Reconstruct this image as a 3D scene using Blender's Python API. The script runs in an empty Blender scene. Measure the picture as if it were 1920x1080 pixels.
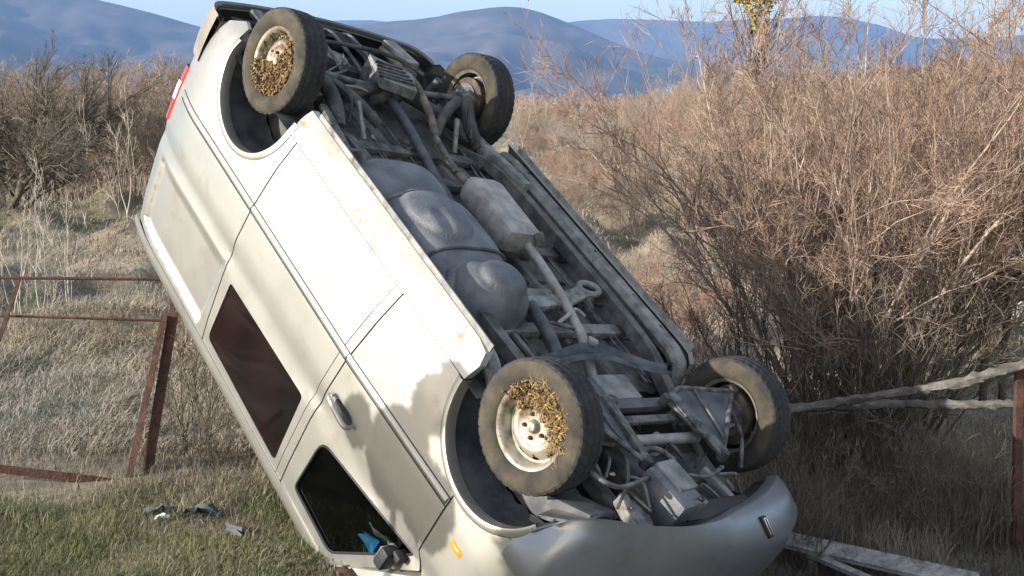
import bpy, bmesh, math, random
import numpy as np
from mathutils import Vector, Matrix
from mathutils.geometry import delaunay_2d_cdt

random.seed(7)
RNG = np.random.default_rng(7)
S = bpy.context.scene
COL = S.collection

# ------------------------------------------------------------------ camera, sky, sun, exposure
CAM_Z = 2.7
PITCH = 0.15283
FPX = 2304.7                       # focal length in pixels of the 1920 wide photograph
cam = bpy.data.cameras.new('camera'); cam_o = bpy.data.objects.new('camera', cam); COL.objects.link(cam_o)
cam.lens = 43.21; cam.sensor_width = 36; cam.clip_start = 0.1; cam.clip_end = 40000
cam_o.location = (0, 0, CAM_Z); cam_o.rotation_euler = (math.pi/2 - PITCH, 0, 0)
S.camera = cam_o

SUN = Vector((-0.865, -0.40, 0.30)).normalized()       # direction towards the sun: low, from the left behind the camera
world = bpy.data.worlds.new('World'); S.world = world; world.use_nodes = True
wn = world.node_tree; bg = wn.nodes['Background']
sky = wn.nodes.new('ShaderNodeTexSky'); sky.sky_type = 'NISHITA'; sky.sun_disc = False
sky.sun_elevation = math.asin(SUN.z); sky.sun_rotation = math.atan2(SUN.x, SUN.y)
sky.altitude = 400; sky.air_density = 1.0; sky.dust_density = 1.6; sky.ozone_density = 1.0
veil = wn.nodes.new('ShaderNodeMix'); veil.data_type = 'RGBA'; veil.inputs['Factor'].default_value = 0.28      # thin even veil of high cloud
veil.inputs['B'].default_value = (7.0, 7.3, 7.6, 1)
wn.links.new(sky.outputs[0], veil.inputs['A']); wn.links.new(veil.outputs['Result'], bg.inputs['Color']); bg.inputs['Strength'].default_value = 0.15
sl = bpy.data.lights.new('sun', 'SUN'); sl.energy = 5.0; sl.angle = math.radians(0.55); sl.color = (1.0, 0.935, 0.83)
so = bpy.data.objects.new('sun', sl); COL.objects.link(so)
so.rotation_euler = SUN.to_track_quat('Z', 'Y').to_euler()
S.view_settings.view_transform = 'Standard'; S.view_settings.look = 'None'
S.view_settings.gamma = 1; S.view_settings.use_curve_mapping = False; S.view_settings.exposure = 0.48
S.cycles.volume_bounces = 1
S.cycles.transparent_max_bounces = 16

def wp(px, py, Y):
    """world point on the ray of a photo pixel at world depth Y (only used to look up positions)"""
    u = (px - 960) / FPX; v = (540 - py) / FPX
    d = Vector((u, math.cos(PITCH) + v*math.sin(PITCH), v*math.cos(PITCH) - math.sin(PITCH)))
    d *= Y / d.y
    return Vector((d.x, d.y, CAM_Z + d.z))

# ------------------------------------------------------------------ helpers: materials
def mat(name, c1, c2=None, scale=6.0, rough=0.6, rough2=None, metallic=0.0, bump=0.0, bscale=None, detail=6.0,
        lo=0.35, hi=0.65, coat=0.0, island=0.0, spec=0.5, coords='Object', c3=None, s3=1.5, lo3=0.5, hi3=0.6, sub=0.0):
    m = bpy.data.materials.new(name); m.use_nodes = True
    nt = m.node_tree; N = nt.nodes; L = nt.links
    b = N['Principled BSDF']
    b.inputs['Roughness'].default_value = rough; b.inputs['Metallic'].default_value = metallic
    b.inputs['Specular IOR Level'].default_value = spec
    if coat: b.inputs['Coat Weight'].default_value = coat; b.inputs['Coat Roughness'].default_value = 0.12
    if c2 is None and not island:
        b.inputs['Base Color'].default_value = (*c1, 1)
    tc = N.new('ShaderNodeTexCoord')
    last = None
    if c2 is not None:
        nz = N.new('ShaderNodeTexNoise'); nz.inputs['Scale'].default_value = scale; nz.inputs['Detail'].default_value = detail
        L.new(tc.outputs[coords], nz.inputs['Vector'])
        cr = N.new('ShaderNodeValToRGB'); cr.color_ramp.elements[0].position = lo; cr.color_ramp.elements[1].position = hi
        cr.color_ramp.elements[0].color = (*c1, 1); cr.color_ramp.elements[1].color = (*c2, 1)
        L.new(nz.outputs['Fac'], cr.inputs['Fac']); last = cr.outputs['Color']
        if rough2 is not None:
            mr = N.new('ShaderNodeMapRange'); mr.inputs['From Min'].default_value = lo; mr.inputs['From Max'].default_value = hi
            mr.inputs['To Min'].default_value = rough; mr.inputs['To Max'].default_value = rough2
            L.new(nz.outputs['Fac'], mr.inputs['Value']); L.new(mr.outputs['Result'], b.inputs['Roughness'])
    if c3 is not None:
        n3 = N.new('ShaderNodeTexNoise'); n3.inputs['Scale'].default_value = s3; n3.inputs['Detail'].default_value = 8; n3.inputs['Roughness'].default_value = 0.7
        L.new(tc.outputs[coords], n3.inputs['Vector'])
        r3 = N.new('ShaderNodeMapRange'); r3.inputs['From Min'].default_value = lo3; r3.inputs['From Max'].default_value = hi3
        L.new(n3.outputs['Fac'], r3.inputs['Value'])
        mx = N.new('ShaderNodeMix'); mx.data_type = 'RGBA'
        L.new(r3.outputs['Result'], mx.inputs['Factor'])
        if last is not None: L.new(last, mx.inputs['A'])
        else: mx.inputs['A'].default_value = (*c1, 1)
        mx.inputs['B'].default_value = (*c3, 1); last = mx.outputs['Result']
    if island:
        ge = N.new('ShaderNodeNewGeometry')
        hsv = N.new('ShaderNodeHueSaturation')
        mr = N.new('ShaderNodeMapRange'); mr.inputs['To Min'].default_value = 1 - island; mr.inputs['To Max'].default_value = 1 + island
        L.new(ge.outputs['Random Per Island'], mr.inputs['Value']); L.new(mr.outputs['Result'], hsv.inputs['Value'])
        if last is not None: L.new(last, hsv.inputs['Color'])
        else: hsv.inputs['Color'].default_value = (*c1, 1)
        last = hsv.outputs['Color']
    if last is not None: L.new(last, b.inputs['Base Color'])
    if bump:
        nb = N.new('ShaderNodeTexNoise'); nb.inputs['Scale'].default_value = bscale or scale*3; nb.inputs['Detail'].default_value = 8
        L.new(tc.outputs[coords], nb.inputs['Vector'])
        bp_ = N.new('ShaderNodeBump'); bp_.inputs['Strength'].default_value = bump; bp_.inputs['Distance'].default_value = 0.02
        L.new(nb.outputs['Fac'], bp_.inputs['Height']); L.new(bp_.outputs['Normal'], b.inputs['Normal'])
    return m

# ------------------------------------------------------------------ helpers: meshes
def link(o, parent=None):
    COL.objects.link(o)
    if parent is not None: o.parent = parent
    return o

def mesh_obj(name, V, F, m=None, parent=None, smooth=True, split=None):
    me = bpy.data.meshes.new(name); me.from_pydata([tuple(v) for v in V], [], [tuple(f) for f in F]); me.update()
    if smooth:
        me.polygons.foreach_set('use_smooth', [True]*len(me.polygons))
        if split is not None: me.set_sharp_from_angle(angle=math.radians(split))
    if m is not None: me.materials.append(m)
    return link(bpy.data.objects.new(name, me), parent)

def np_mesh(name, V, F, m=None, smooth=False):
    """V (n,3); F list of int arrays (k,3) or (k,4)"""
    V = np.asarray(V, np.float32)
    me = bpy.data.meshes.new(name)
    me.vertices.add(len(V)); me.vertices.foreach_set('co', V.ravel())
    li = np.concatenate([f.ravel() for f in F]).astype(np.int32)
    ls = np.concatenate([np.full(len(f), f.shape[1]) for f in F])
    st = np.concatenate([[0], np.cumsum(ls)[:-1]]).astype(np.int32)
    me.loops.add(len(li)); me.loops.foreach_set('vertex_index', li)
    me.polygons.add(len(ls)); me.polygons.foreach_set('loop_start', st)
    me.update(calc_edges=True)
    if smooth: me.polygons.foreach_set('use_smooth', np.ones(len(ls), bool))
    if m is not None: me.materials.append(m)
    return me

def np_obj(name, V, F, m=None, parent=None, smooth=False):
    return link(bpy.data.objects.new(name, np_mesh(name, V, F, m, smooth)), parent)

def tag(o, label, cat, group=None):
    o['label'] = label; o['category'] = cat
    if group: o['group'] = group
    return o

def empty(name, loc=(0, 0, 0)):
    o = bpy.data.objects.new(name, None); COL.objects.link(o); o.location = loc; o.empty_display_size = 0.2
    return o

class MB:
    def __init__(s): s.V = []; s.F = []
    def add(s, V, F):
        n = len(s.V); s.V += [Vector(v) for v in V]; s.F += [tuple(i+n for i in f) for f in F]; return s
    def box(s, c, size, rot=None, bev=0.0):
        bm = bmesh.new(); bmesh.ops.create_cube(bm, size=1)
        bmesh.ops.scale(bm, vec=size, verts=bm.verts)
        if bev: bmesh.ops.bevel(bm, geom=list(bm.edges), offset=bev, segments=2, affect='EDGES', profile=0.6)
        M = Matrix.Translation(c) @ (rot.to_4x4() if rot is not None else Matrix())
        bm.verts.ensure_lookup_table(); bm.verts.index_update()
        s.add([M @ v.co for v in bm.verts], [[v.index for v in f.verts] for f in bm.faces]); bm.free(); return s
    def bar(s, a, b, w, h, up=(0, 0, 1), bev=0.0):
        a = Vector(a); b = Vector(b); x = (b-a); L = x.length; x.normalize()
        u = Vector(up); y = u.cross(x); y.normalize(); z = x.cross(y)
        return s.box((a+b)/2, (L, w, h), Matrix((x, y, z)).transposed(), bev)
    def tube(s, pts, r, n=10, cap=True, sub=6):
        P = [Vector(p) for p in pts]
        if len(P) > 2 and sub > 1:
            Q = []
            for i in range(len(P)-1):
                p0 = P[max(i-1, 0)]; p1 = P[i]; p2 = P[i+1]; p3 = P[min(i+2, len(P)-1)]
                for k in range(sub):
                    t = k/sub
                    Q.append(0.5*((2*p1)+(p2-p0)*t+(2*p0-5*p1+4*p2-p3)*t*t+(3*p1-p0-3*p2+p3)*t**3))
            Q.append(P[-1]); 
            rr = None
            if not isinstance(r, (int, float)):
                rr = list(np.interp(np.linspace(0, 1, len(Q)), np.linspace(0, 1, len(r)), r))
            P = Q
        else: rr = None if isinstance(r, (int, float)) else list(r)
        K = len(P); V = []; F = []
        T0 = (P[1]-P[0]).normalized(); nrm = T0.orthogonal().normalized()
        for i in range(K):
            T = (P[min(i+1, K-1)]-P[max(i-1, 0)]).normalized()
            nrm = (nrm - T*nrm.dot(T)).normalized(); bi = T.cross(nrm)
            ri = r if rr is None else rr[i]
            for j in range(n):
                a = 2*math.pi*j/n; V.append(P[i]+(nrm*math.cos(a)+bi*math.sin(a))*ri)
        for i in range(K-1):
            for j in range(n):
                F.append((i*n+j, i*n+(j+1) % n, (i+1)*n+(j+1) % n, (i+1)*n+j))
        if cap: F.append(tuple(range(n-1, -1, -1))); F.append(tuple((K-1)*n+j for j in range(n)))
        return s.add(V, F)
    def lathe(s, prof, n=48, M=None, closed=False):
        """prof: (radius, y) pairs, revolved about the y axis"""
        V = []; F = []; K = len(prof)
        for j in range(n):
            a = 2*math.pi*j/n
            for r, y in prof: V.append(Vector((r*math.cos(a), y, r*math.sin(a))))
        for j in range(n):
            j2 = (j+1) % n
            for k in range(K-1 if not closed else K):
                k2 = (k+1) % K
                F.append((j*K+k, j*K+k2, j2*K+k2, j2*K+k))
        if M is not None: V = [M @ v for v in V]
        return s.add(V, F)
    def grid(s, fn, us, vs, flip=False):
        V = []; F = []; n = len(vs)
        for u in us:
            for v in vs: V.append(Vector(fn(u, v)))
        for i in range(len(us)-1):
            for j in range(n-1):
                f = (i*n+j, (i+1)*n+j, (i+1)*n+j+1, i*n+j+1)
                F.append(f[::-1] if flip else f)
        return s.add(V, F)
    def build(s, name, m, parent=None, smooth=True, split=40):
        return mesh_obj(name, s.V, s.F, m, parent, smooth, split)

def lin(a, b, n): return [a+(b-a)*i/(n-1) for i in range(n)]

# ------------------------------------------------------------------ noise for terrain
def vnoise(x, y, seed=0):
    x = np.asarray(x, float); y = np.asarray(y, float)
    xi = np.floor(x).astype(np.int64); yi = np.floor(y).astype(np.int64); xf = x-xi; yf = y-yi
    def h(a, b):
        n = (a*374761393 + b*668265263 + seed*974634777) & 0xffffffff
        n = ((n ^ (n >> 13))*1274126177) & 0xffffffff
        return ((n ^ (n >> 16)) & 0xffff)/65535.0
    u = xf*xf*(3-2*xf); v = yf*yf*(3-2*yf)
    return (h(xi, yi)*(1-u)+h(xi+1, yi)*u)*(1-v)+(h(xi, yi+1)*(1-u)+h(xi+1, yi+1)*u)*v
def fbm(x, y, seed=0, o=4):
    s = 0; a = 0.5
    for i in range(o): s = s+a*vnoise(x*2**i, y*2**i, seed+i*17); a *= 0.5
    return s
def sstep(e0, e1, x):
    t = np.clip((np.asarray(x, float)-e0)/(e1-e0), 0, 1); return t*t*(3-2*t)

def ground_z(x, y):
    x = np.asarray(x, float); y = np.asarray(y, float)
    z = -0.02 - 0.34*sstep(-1.4, 1.6, x)*(1-sstep(14, 30, y))            # the verge drops towards the right
    z = z + 1.05*(1-sstep(0.5, 5.2, y))                                     # bank up to the road behind the camera
    field = sstep(9.0, 11.0, y)*(1-sstep(60, 140, y))
    z = z + field*0.62*(vnoise(x*0.72, y*0.5, 3)**2*1.3-0.28) + field*0.34*(vnoise(x*1.9, y*1.5, 5)-0.5)
    z = z + 0.07*(fbm(x*0.9, y*0.9, 9)-0.5)*sstep(4, 6, y)
    z = z + 17*sstep(70, 520, y)*sstep(-0.02, 0.42, x/np.maximum(y, 1))**1.3  # brown rise on the right
    z = z + 0.6*sstep(60, 200, y)*(fbm(x/18, y/18, 21)-0.5)*2
    z = z - 14*sstep(700, 2600, y)
    return z
def gz(x, y): return float(ground_z(x, y))

# ------------------------------------------------------------------ materials
M = {}
M['soil'] = mat('soil_and_litter', (0.15, 0.12, 0.085), (0.33, 0.275, 0.20), 0.9, 0.95, bump=0.6, bscale=9, coords='Object', c3=(0.085, 0.095, 0.04), s3=0.23, lo3=0.5, hi3=0.62)
M['dry_grass'] = mat('dry_grass', (0.28, 0.225, 0.155), (0.43, 0.36, 0.26), 0.6, 0.9, island=0.28, coords='Object', c3=(0.27, 0.25, 0.215), s3=0.35, lo3=0.42, hi3=0.6)
M['straw'] = mat('tall_straw', (0.17, 0.14, 0.10), (0.31, 0.26, 0.19), 0.8, 0.8, island=0.5)
M['undergrowth'] = mat('dark_undergrowth', (0.07, 0.06, 0.042), (0.16, 0.135, 0.095), 0.9, 0.85, island=0.5)
M['green_grass'] = mat('green_grass', (0.105, 0.125, 0.042), (0.22, 0.215, 0.088), 1.6, 0.7, island=0.45, c3=(0.23, 0.19, 0.115), s3=1.5, lo3=0.48, hi3=0.66)
M['bark'] = mat('grey_bark', (0.25, 0.19, 0.145), (0.50, 0.41, 0.325), 9, 0.85, bump=0.5, bscale=40)
M['bark_dark'] = mat('dark_bark', (0.06, 0.048, 0.036), (0.15, 0.12, 0.09), 9, 0.9, bump=0.5, bscale=40)
M['twig_tan'] = mat('tan_twigs', (0.32, 0.235, 0.165), (0.54, 0.42, 0.32), 1.3, 0.7, island=0.35)
M['twig_red'] = mat('reddish_twigs', (0.28, 0.165, 0.125), (0.46, 0.30, 0.225), 1.1, 0.7, island=0.35)
M['twig_pink'] = mat('pinkish_twigs', (0.20, 0.125, 0.093), (0.50, 0.345, 0.255), 1.6, 0.7, island=0.45)
M['twig_brown'] = mat('brown_twigs', (0.25, 0.185, 0.135), (0.40, 0.31, 0.235), 0.6, 0.8, island=0.35)
M['twig_grey'] = mat('grey_twigs', (0.20, 0.155, 0.115), (0.34, 0.27, 0.205), 1.2, 0.8, island=0.35)
M['twig_dark'] = mat('dark_twigs', (0.12, 0.10, 0.075), (0.26, 0.215, 0.155), 1.2, 0.8, island=0.35)
M['twig_pale'] = mat('pale_twigs', (0.42, 0.36, 0.28), (0.58, 0.51, 0.42), 2, 0.8, island=0.2)
M['moss'] = mat('mossy_bark', (0.10, 0.095, 0.022), (0.22, 0.20, 0.06), 7, 0.95, bump=0.5, bscale=50)
M['leaf_gold'] = mat('golden_leaves', (0.30, 0.24, 0.07), (0.46, 0.36, 0.13), 4, 0.7, island=0.4)
M['hill'] = mat('wooded_hillside', (0.025, 0.033, 0.036), (0.16, 0.125, 0.11), 0.006, 0.95, detail=12, coords='Object', lo=0.3, hi=0.7)
M['rust'] = mat('rusty_iron', (0.05, 0.026, 0.02), (0.125, 0.056, 0.038), 14, 0.85, bump=0.4, bscale=60)
M['wood'] = mat('weathered_wood', (0.07, 0.064, 0.058), (0.20, 0.185, 0.165), 11, 0.9, bump=0.7, bscale=30)
M['plank'] = mat('pale_old_plank', (0.20, 0.195, 0.185), (0.42, 0.41, 0.39), 11, 0.9, bump=0.7, bscale=30, c3=(0.10, 0.09, 0.08), s3=6, lo3=0.52, hi3=0.66)
M['paint'] = mat('champagne_paint', (0.46, 0.453, 0.415), (0.40, 0.394, 0.36), 2.2, 0.38, 0.48, metallic=0.8, coat=0.25, c3=(0.30, 0.265, 0.21), s3=4.0, lo3=0.55, hi3=0.84, bump=0.11, bscale=2.0)
M['bumper'] = mat('bumper_paint', (0.27, 0.295, 0.325), (0.22, 0.245, 0.27), 3, 0.34, 0.44, metallic=0.6, coat=0.25, c3=(0.20, 0.185, 0.155), s3=5.0, lo3=0.54, hi3=0.76)
M['sillpaint'] = mat('rusty_sill_paint', (0.52, 0.51, 0.46), (0.42, 0.40, 0.35), 5, 0.45, metallic=0.4, c3=(0.27, 0.14, 0.065), s3=4.5, lo3=0.55, hi3=0.68)
M['grey_plastic'] = mat('grey_bumper_plastic', (0.20, 0.185, 0.16), (0.27, 0.25, 0.215), 5, 0.6, bump=0.1, bscale=200)
M['seam'] = mat('black_rubber', (0.018, 0.018, 0.02), None, rough=0.6)
M['liner'] = mat('arch_liner', (0.045, 0.05, 0.058), (0.14, 0.14, 0.145), 5, 0.7, c3=(0.26, 0.25, 0.22), s3=3, lo3=0.55, hi3=0.75)
M['tyre'] = mat('dusty_tyre', (0.022, 0.022, 0.024), (0.05, 0.047, 0.042), 9, 0.8, bump=0.15, bscale=60)
M['sidewall'] = mat('muddy_sidewall', (0.032, 0.029, 0.025), (0.095, 0.078, 0.053), 7, 0.9, bump=0.25, bscale=50, c3=(0.045, 0.042, 0.038), s3=5, lo3=0.55, hi3=0.72)
M['rim'] = mat('steel_rim', (0.40, 0.375, 0.315), (0.27, 0.24, 0.19), 9, 0.5, metallic=0.45, c3=(0.16, 0.10, 0.055), s3=10, lo3=0.50, hi3=0.64)
M['drum'] = mat('rusty_brake', (0.05, 0.04, 0.035), (0.16, 0.11, 0.08), 14, 0.75, metallic=0.3)
M['mud'] = mat('dried_mud_and_straw', (0.115, 0.068, 0.03), (0.30, 0.205, 0.09), 22, 0.95, island=0.5, bump=0.6, bscale=60)
M['straw_gold'] = mat('golden_straw', (0.27, 0.175, 0.065), (0.46, 0.33, 0.14), 15, 0.8, island=0.35)
M['floor'] = mat('underbody_floor', (0.05, 0.052, 0.052), (0.17, 0.165, 0.15), 9, 0.7, bump=0.2, bscale=40, c3=(0.17, 0.10, 0.06), s3=2.2, lo3=0.58, hi3=0.72)
M['rail'] = mat('underbody_rail', (0.14, 0.145, 0.142), (0.33, 0.33, 0.31), 9, 0.6, bump=0.25, bscale=50, c3=(0.085, 0.07, 0.055), s3=6, lo3=0.53, hi3=0.66)
M['darkmetal'] = mat('dirty_dark_metal', (0.035, 0.036, 0.038), (0.13, 0.125, 0.115), 8, 0.65, metallic=0.2, bump=0.3, bscale=60)
M['midmetal'] = mat('dirty_steel', (0.05, 0.052, 0.055), (0.22, 0.215, 0.20), 16, 0.55, metallic=0.3, bump=0.25, bscale=60)
M['tank'] = mat('dusty_plastic_tank', (0.085, 0.093, 0.11), (0.19, 0.197, 0.208), 6, 0.55, bump=0.25, bscale=70, c3=(0.24, 0.225, 0.20), s3=14, lo3=0.58, hi3=0.8)
M['muffler'] = mat('aluminised_muffler', (0.28, 0.265, 0.245), (0.46, 0.44, 0.405), 12, 0.55, metallic=0.25, bump=0.15, bscale=50, c3=(0.20, 0.13, 0.09), s3=5, lo3=0.58, hi3=0.75)
M['rustpipe'] = mat('rusty_pipe', (0.12, 0.085, 0.065), (0.28, 0.225, 0.19), 12, 0.75, metallic=0.2, bump=0.2, bscale=60)
M['bluemetal'] = mat('dusty_coated_steel', (0.05, 0.058, 0.072), (0.15, 0.155, 0.165), 7, 0.5, metallic=0.25, bump=0.15, bscale=60)
M['interior'] = mat('dark_trim', (0.012, 0.012, 0.014), (0.03, 0.03, 0.033), 9, 0.8)
M['lining'] = mat('grey_lining', (0.10, 0.10, 0.11), (0.15, 0.15, 0.16), 9, 0.9)
M['orange'] = mat('amber_lens', (0.75, 0.27, 0.03), None, rough=0.2, coat=0.6)
M['red'] = mat('red_lens', (0.50, 0.035, 0.04), None, rough=0.2, coat=0.6)
M['clear'] = mat('pale_lens', (0.75, 0.72, 0.70), None, rough=0.15, coat=0.6)
M['chrome'] = mat('bright_metal', (0.80, 0.80, 0.80), None, rough=0.2, metallic=0.9)
M['black'] = mat('black_plastic', (0.012, 0.012, 0.014), (0.03, 0.03, 0.03), 12, 0.5)
M['blue'] = mat('blue_plastic_sheet', (0.03, 0.22, 0.55), (0.08, 0.36, 0.72), 8, 0.4, bump=0.5, bscale=25)
M['white'] = mat('white_scrap', (0.72, 0.72, 0.70), (0.55, 0.55, 0.53), 9, 0.6)
M['teal'] = mat('dark_teal_plastic', (0.02, 0.028, 0.03), (0.06, 0.075, 0.08), 9, 0.5)
M['whitewash'] = mat('whitewashed_wall', (0.74, 0.73, 0.70), (0.60, 0.585, 0.54), 1.5, 0.9, bump=0.2, bscale=12)
M['evergreen'] = mat('shade_shrub_leaves', (0.04, 0.07, 0.02), (0.09, 0.12, 0.04), 5, 0.6, island=0.3)

def glass_mat(name, tint, alpha):
    m = bpy.data.materials.new(name); m.use_nodes = True; nt = m.node_tree; N = nt.nodes; L = nt.links
    N.remove(N['Principled BSDF']); out = N['Material Output']
    tr = N.new('ShaderNodeBsdfTransparent'); tr.inputs[0].default_value = (*tint, 1)
    gl = N.new('ShaderNodeBsdfGlossy'); gl.inputs['Roughness'].default_value = 0.04
    fr = N.new('ShaderNodeFresnel'); fr.inputs['IOR'].default_value = 1.45
    mx = N.new('ShaderNodeMixShader'); L.new(fr.outputs[0], mx.inputs[0]); L.new(tr.outputs[0], mx.inputs[1]); L.new(gl.outputs[0], mx.inputs[2])
    L.new(mx.outputs[0], out.inputs['Surface'])
    return m
M['glass'] = glass_mat('tinted_glass', (0.55, 0.62, 0.60), 0.3)
M['glass_dark'] = mat('dark_privacy_glass', (0.004, 0.003, 0.003), (0.016, 0.007, 0.006), 1.2, 0.05, spec=0.2)

# ------------------------------------------------------------------ ground sheet
def axis_pts(fine0, fine1, step, far, grow):
    a = list(np.arange(fine0, fine1, step)); d = step; x = fine1
    while x < far: a.append(x); d *= grow; x += d
    a.append(far); return a
ys = [-60, -40, -25, -15, -9, -5, -2, 0, 2, 3.5] + axis_pts(4.5, 34, 0.16, 16000, 1.07)
xr = axis_pts(0, 11, 0.17, 14000, 1.10); xs = [-v for v in xr[:0:-1]] + xr
XX, YY = np.meshgrid(np.array(xs), np.array(ys), indexing='ij')
ZZ = ground_z(XX, YY)
nx, ny = XX.shape
idx = np.arange(nx*ny).reshape(nx, ny)
Fq = np.stack([idx[:-1, :-1], idx[1:, :-1], idx[1:, 1:], idx[:-1, 1:]], -1).reshape(-1, 4)
g = np_obj('ground', np.stack([XX, YY, ZZ], -1).reshape(-1, 3), [Fq], M['soil'], smooth=True); g['kind'] = 'structure'

# ------------------------------------------------------------------ mountains
def mountain(name, ridge, D, depth, seed, base=-25):
    """a range whose crest follows real elevations at distance D (metres), sloping down towards the viewer"""
    px = np.array([r[0] for r in ridge], float); el = np.array([r[1] for r in ridge], float)
    X = np.linspace(-1.15*D, 1.15*D, 420); crest_px = 960 + FPX*X/D
    H = np.interp(crest_px, px, el)
    k = np.array([1, 2, 3, 4, 3, 2, 1.]); H = np.convolve(np.pad(H, 3, 'edge'), k/k.sum(), 'valid')
    T = np.linspace(0, 1.5, 46)                 # 0 foot, 1 crest, 1.5 behind
    V = np.zeros((len(X), len(T), 3))
    for j, t in enumerate(T):
        Y = D - depth*(1-t) + 0*X
        prof = np.clip(t, 0, 1)**1.25 if t <= 1 else 1-0.75*(t-1)
        nz = fbm(X/(0.09*D)+t*0.8, Y/(0.16*D)+0*X, seed, 5)-0.5
        rid = np.abs(fbm(X/(0.06*D)-t*0.5, 0.4*Y/(0.06*D), seed+5, 4)-0.47)*2
        amp = np.sin(math.pi*min(t, 1.0))*0.9
        V[:, j, 0] = X*(0.75+0.25*t if t <= 1 else 1); V[:, j, 1] = Y
        V[:, j, 2] = base + (H-base)*prof + amp*(H-base)*(0.75*nz - 0.9*rid*(1-t if t < 1 else 0)) + (H-base)*0.10*(fbm(X/(0.02*D), Y/(0.02*D)+0*X, seed+3, 4)-0.47)*min(1, t*2)*(1 if t < 0.97 else 0.25)
    I = np.arange(len(X)*len(T)).reshape(len(X), len(T))
    F = np.stack([I[:-1, :-1], I[1:, :-1], I[1:, 1:], I[:-1, 1:]], -1).reshape(-1, 4)
    o = np_obj(name, V.reshape(-1, 3), [F], M['hill'], smooth=True); o['kind'] = 'structure'
def elev(py, D): return CAM_Z + (185-py)/FPX*D
D1, D2 = 4200.0, 7000.0
r1 = [(-2500, 100), (-900, -30), (-300, -75), (0, -42), (110, -18), (190, 2), (270, 22), (350, 44), (450, 70), (560, 74), (650, 52), (720, 47), (800, 40), (870, 26), (930, 19), (965, 17), (1000, 24), (1050, 42), (1110, 66), (1170, 92), (1260, 118), (1400, 130), (1700, 140), (2300, 110), (4000, 90)]
r2 = [(-2500, 70), (-200, 60), (350, 66), (620, 44), (700, 41), (800, 52), (1000, 60), (1060, 45), (1150, 40), (1230, 42), (1320, 46), (1420, 40), (1540, 34), (1600, 42), (1650, 56), (1700, 74), (1800, 76), (1920, 68), (2300, 40), (3000, 60), (4000, 80)]
mountain('mountain_range', [(p, elev(y, D1)) for p, y in r1], D1, 1700, 31)
mountain('mountain_range', [(p, elev(y, D2)) for p, y in r2], D2, 1900, 57)

# ------------------------------------------------------------------ vegetation generators (vectorised)
def tubes(P, R, sides=3):
    """P (N,K,3) centre lines, R (N,K) radii -> verts, quads"""
    N, K, _ = P.shape
    T = np.empty_like(P); T[:, 1:-1] = P[:, 2:]-P[:, :-2]; T[:, 0] = P[:, 1]-P[:, 0]; T[:, -1] = P[:, -1]-P[:, -2]
    T /= np.linalg.norm(T, axis=-1, keepdims=True)+1e-9
    ref = np.where(np.abs(T[..., 2:3]) > 0.9, np.array([1., 0, 0]), np.array([0, 0, 1.]))
    A = np.cross(T, ref); A /= np.linalg.norm(A, axis=-1, keepdims=True)+1e-9
    B = np.cross(T, A)
    a = np.arange(sides)*2*np.pi/sides
    V = P[:, :, None]+R[:, :, None, None]*(A[:, :, None]*np.cos(a)[:, None]+B[:, :, None]*np.sin(a)[:, None])
    I = np.arange(N*K*sides).reshape(N, K, sides); J = np.roll(I, -1, axis=2)
    F = np.stack([I[:, :-1], J[:, :-1], J[:, 1:], I[:, 1:]], -1).reshape(-1, 4)
    return V.reshape(-1, 3), F

def grow(P0, D0, L, K, wob, up, rng):
    """random walk centre lines"""
    N = len(P0); P = np.zeros((N, K, 3)); P[:, 0] = P0; d = D0.copy()
    for k in range(1, K):
        d = d+rng.normal(0, wob, (N, 3)); d[:, 2] += up
        d /= np.linalg.norm(d, axis=1, keepdims=True)
        P[:, k] = P[:, k-1]+d*(L/(K-1))[:, None]
    return P
def spawn(P, m, ang, t0, t1, rng):
    N, K, _ = P.shape
    pi = np.repeat(np.arange(N), m); t = rng.uniform(t0, t1, N*m)*(K-1)
    k = np.clip(t.astype(int), 0, K-2); f = (t-k)[:, None]
    p = P[pi, k]*(1-f)+P[pi, k+1]*f
    d = P[pi, k+1]-P[pi, k]; d /= np.linalg.norm(d, axis=1, keepdims=True)+1e-9
    r = rng.normal(0, 1, d.shape); r -= (r*d).sum(1, keepdims=True)*d; r /= np.linalg.norm(r, axis=1, keepdims=True)
    a = rng.uniform(ang[0], ang[1], N*m)[:, None]
    return pi, t/(K-1), p, d*np.cos(a)+r*np.sin(a)

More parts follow.
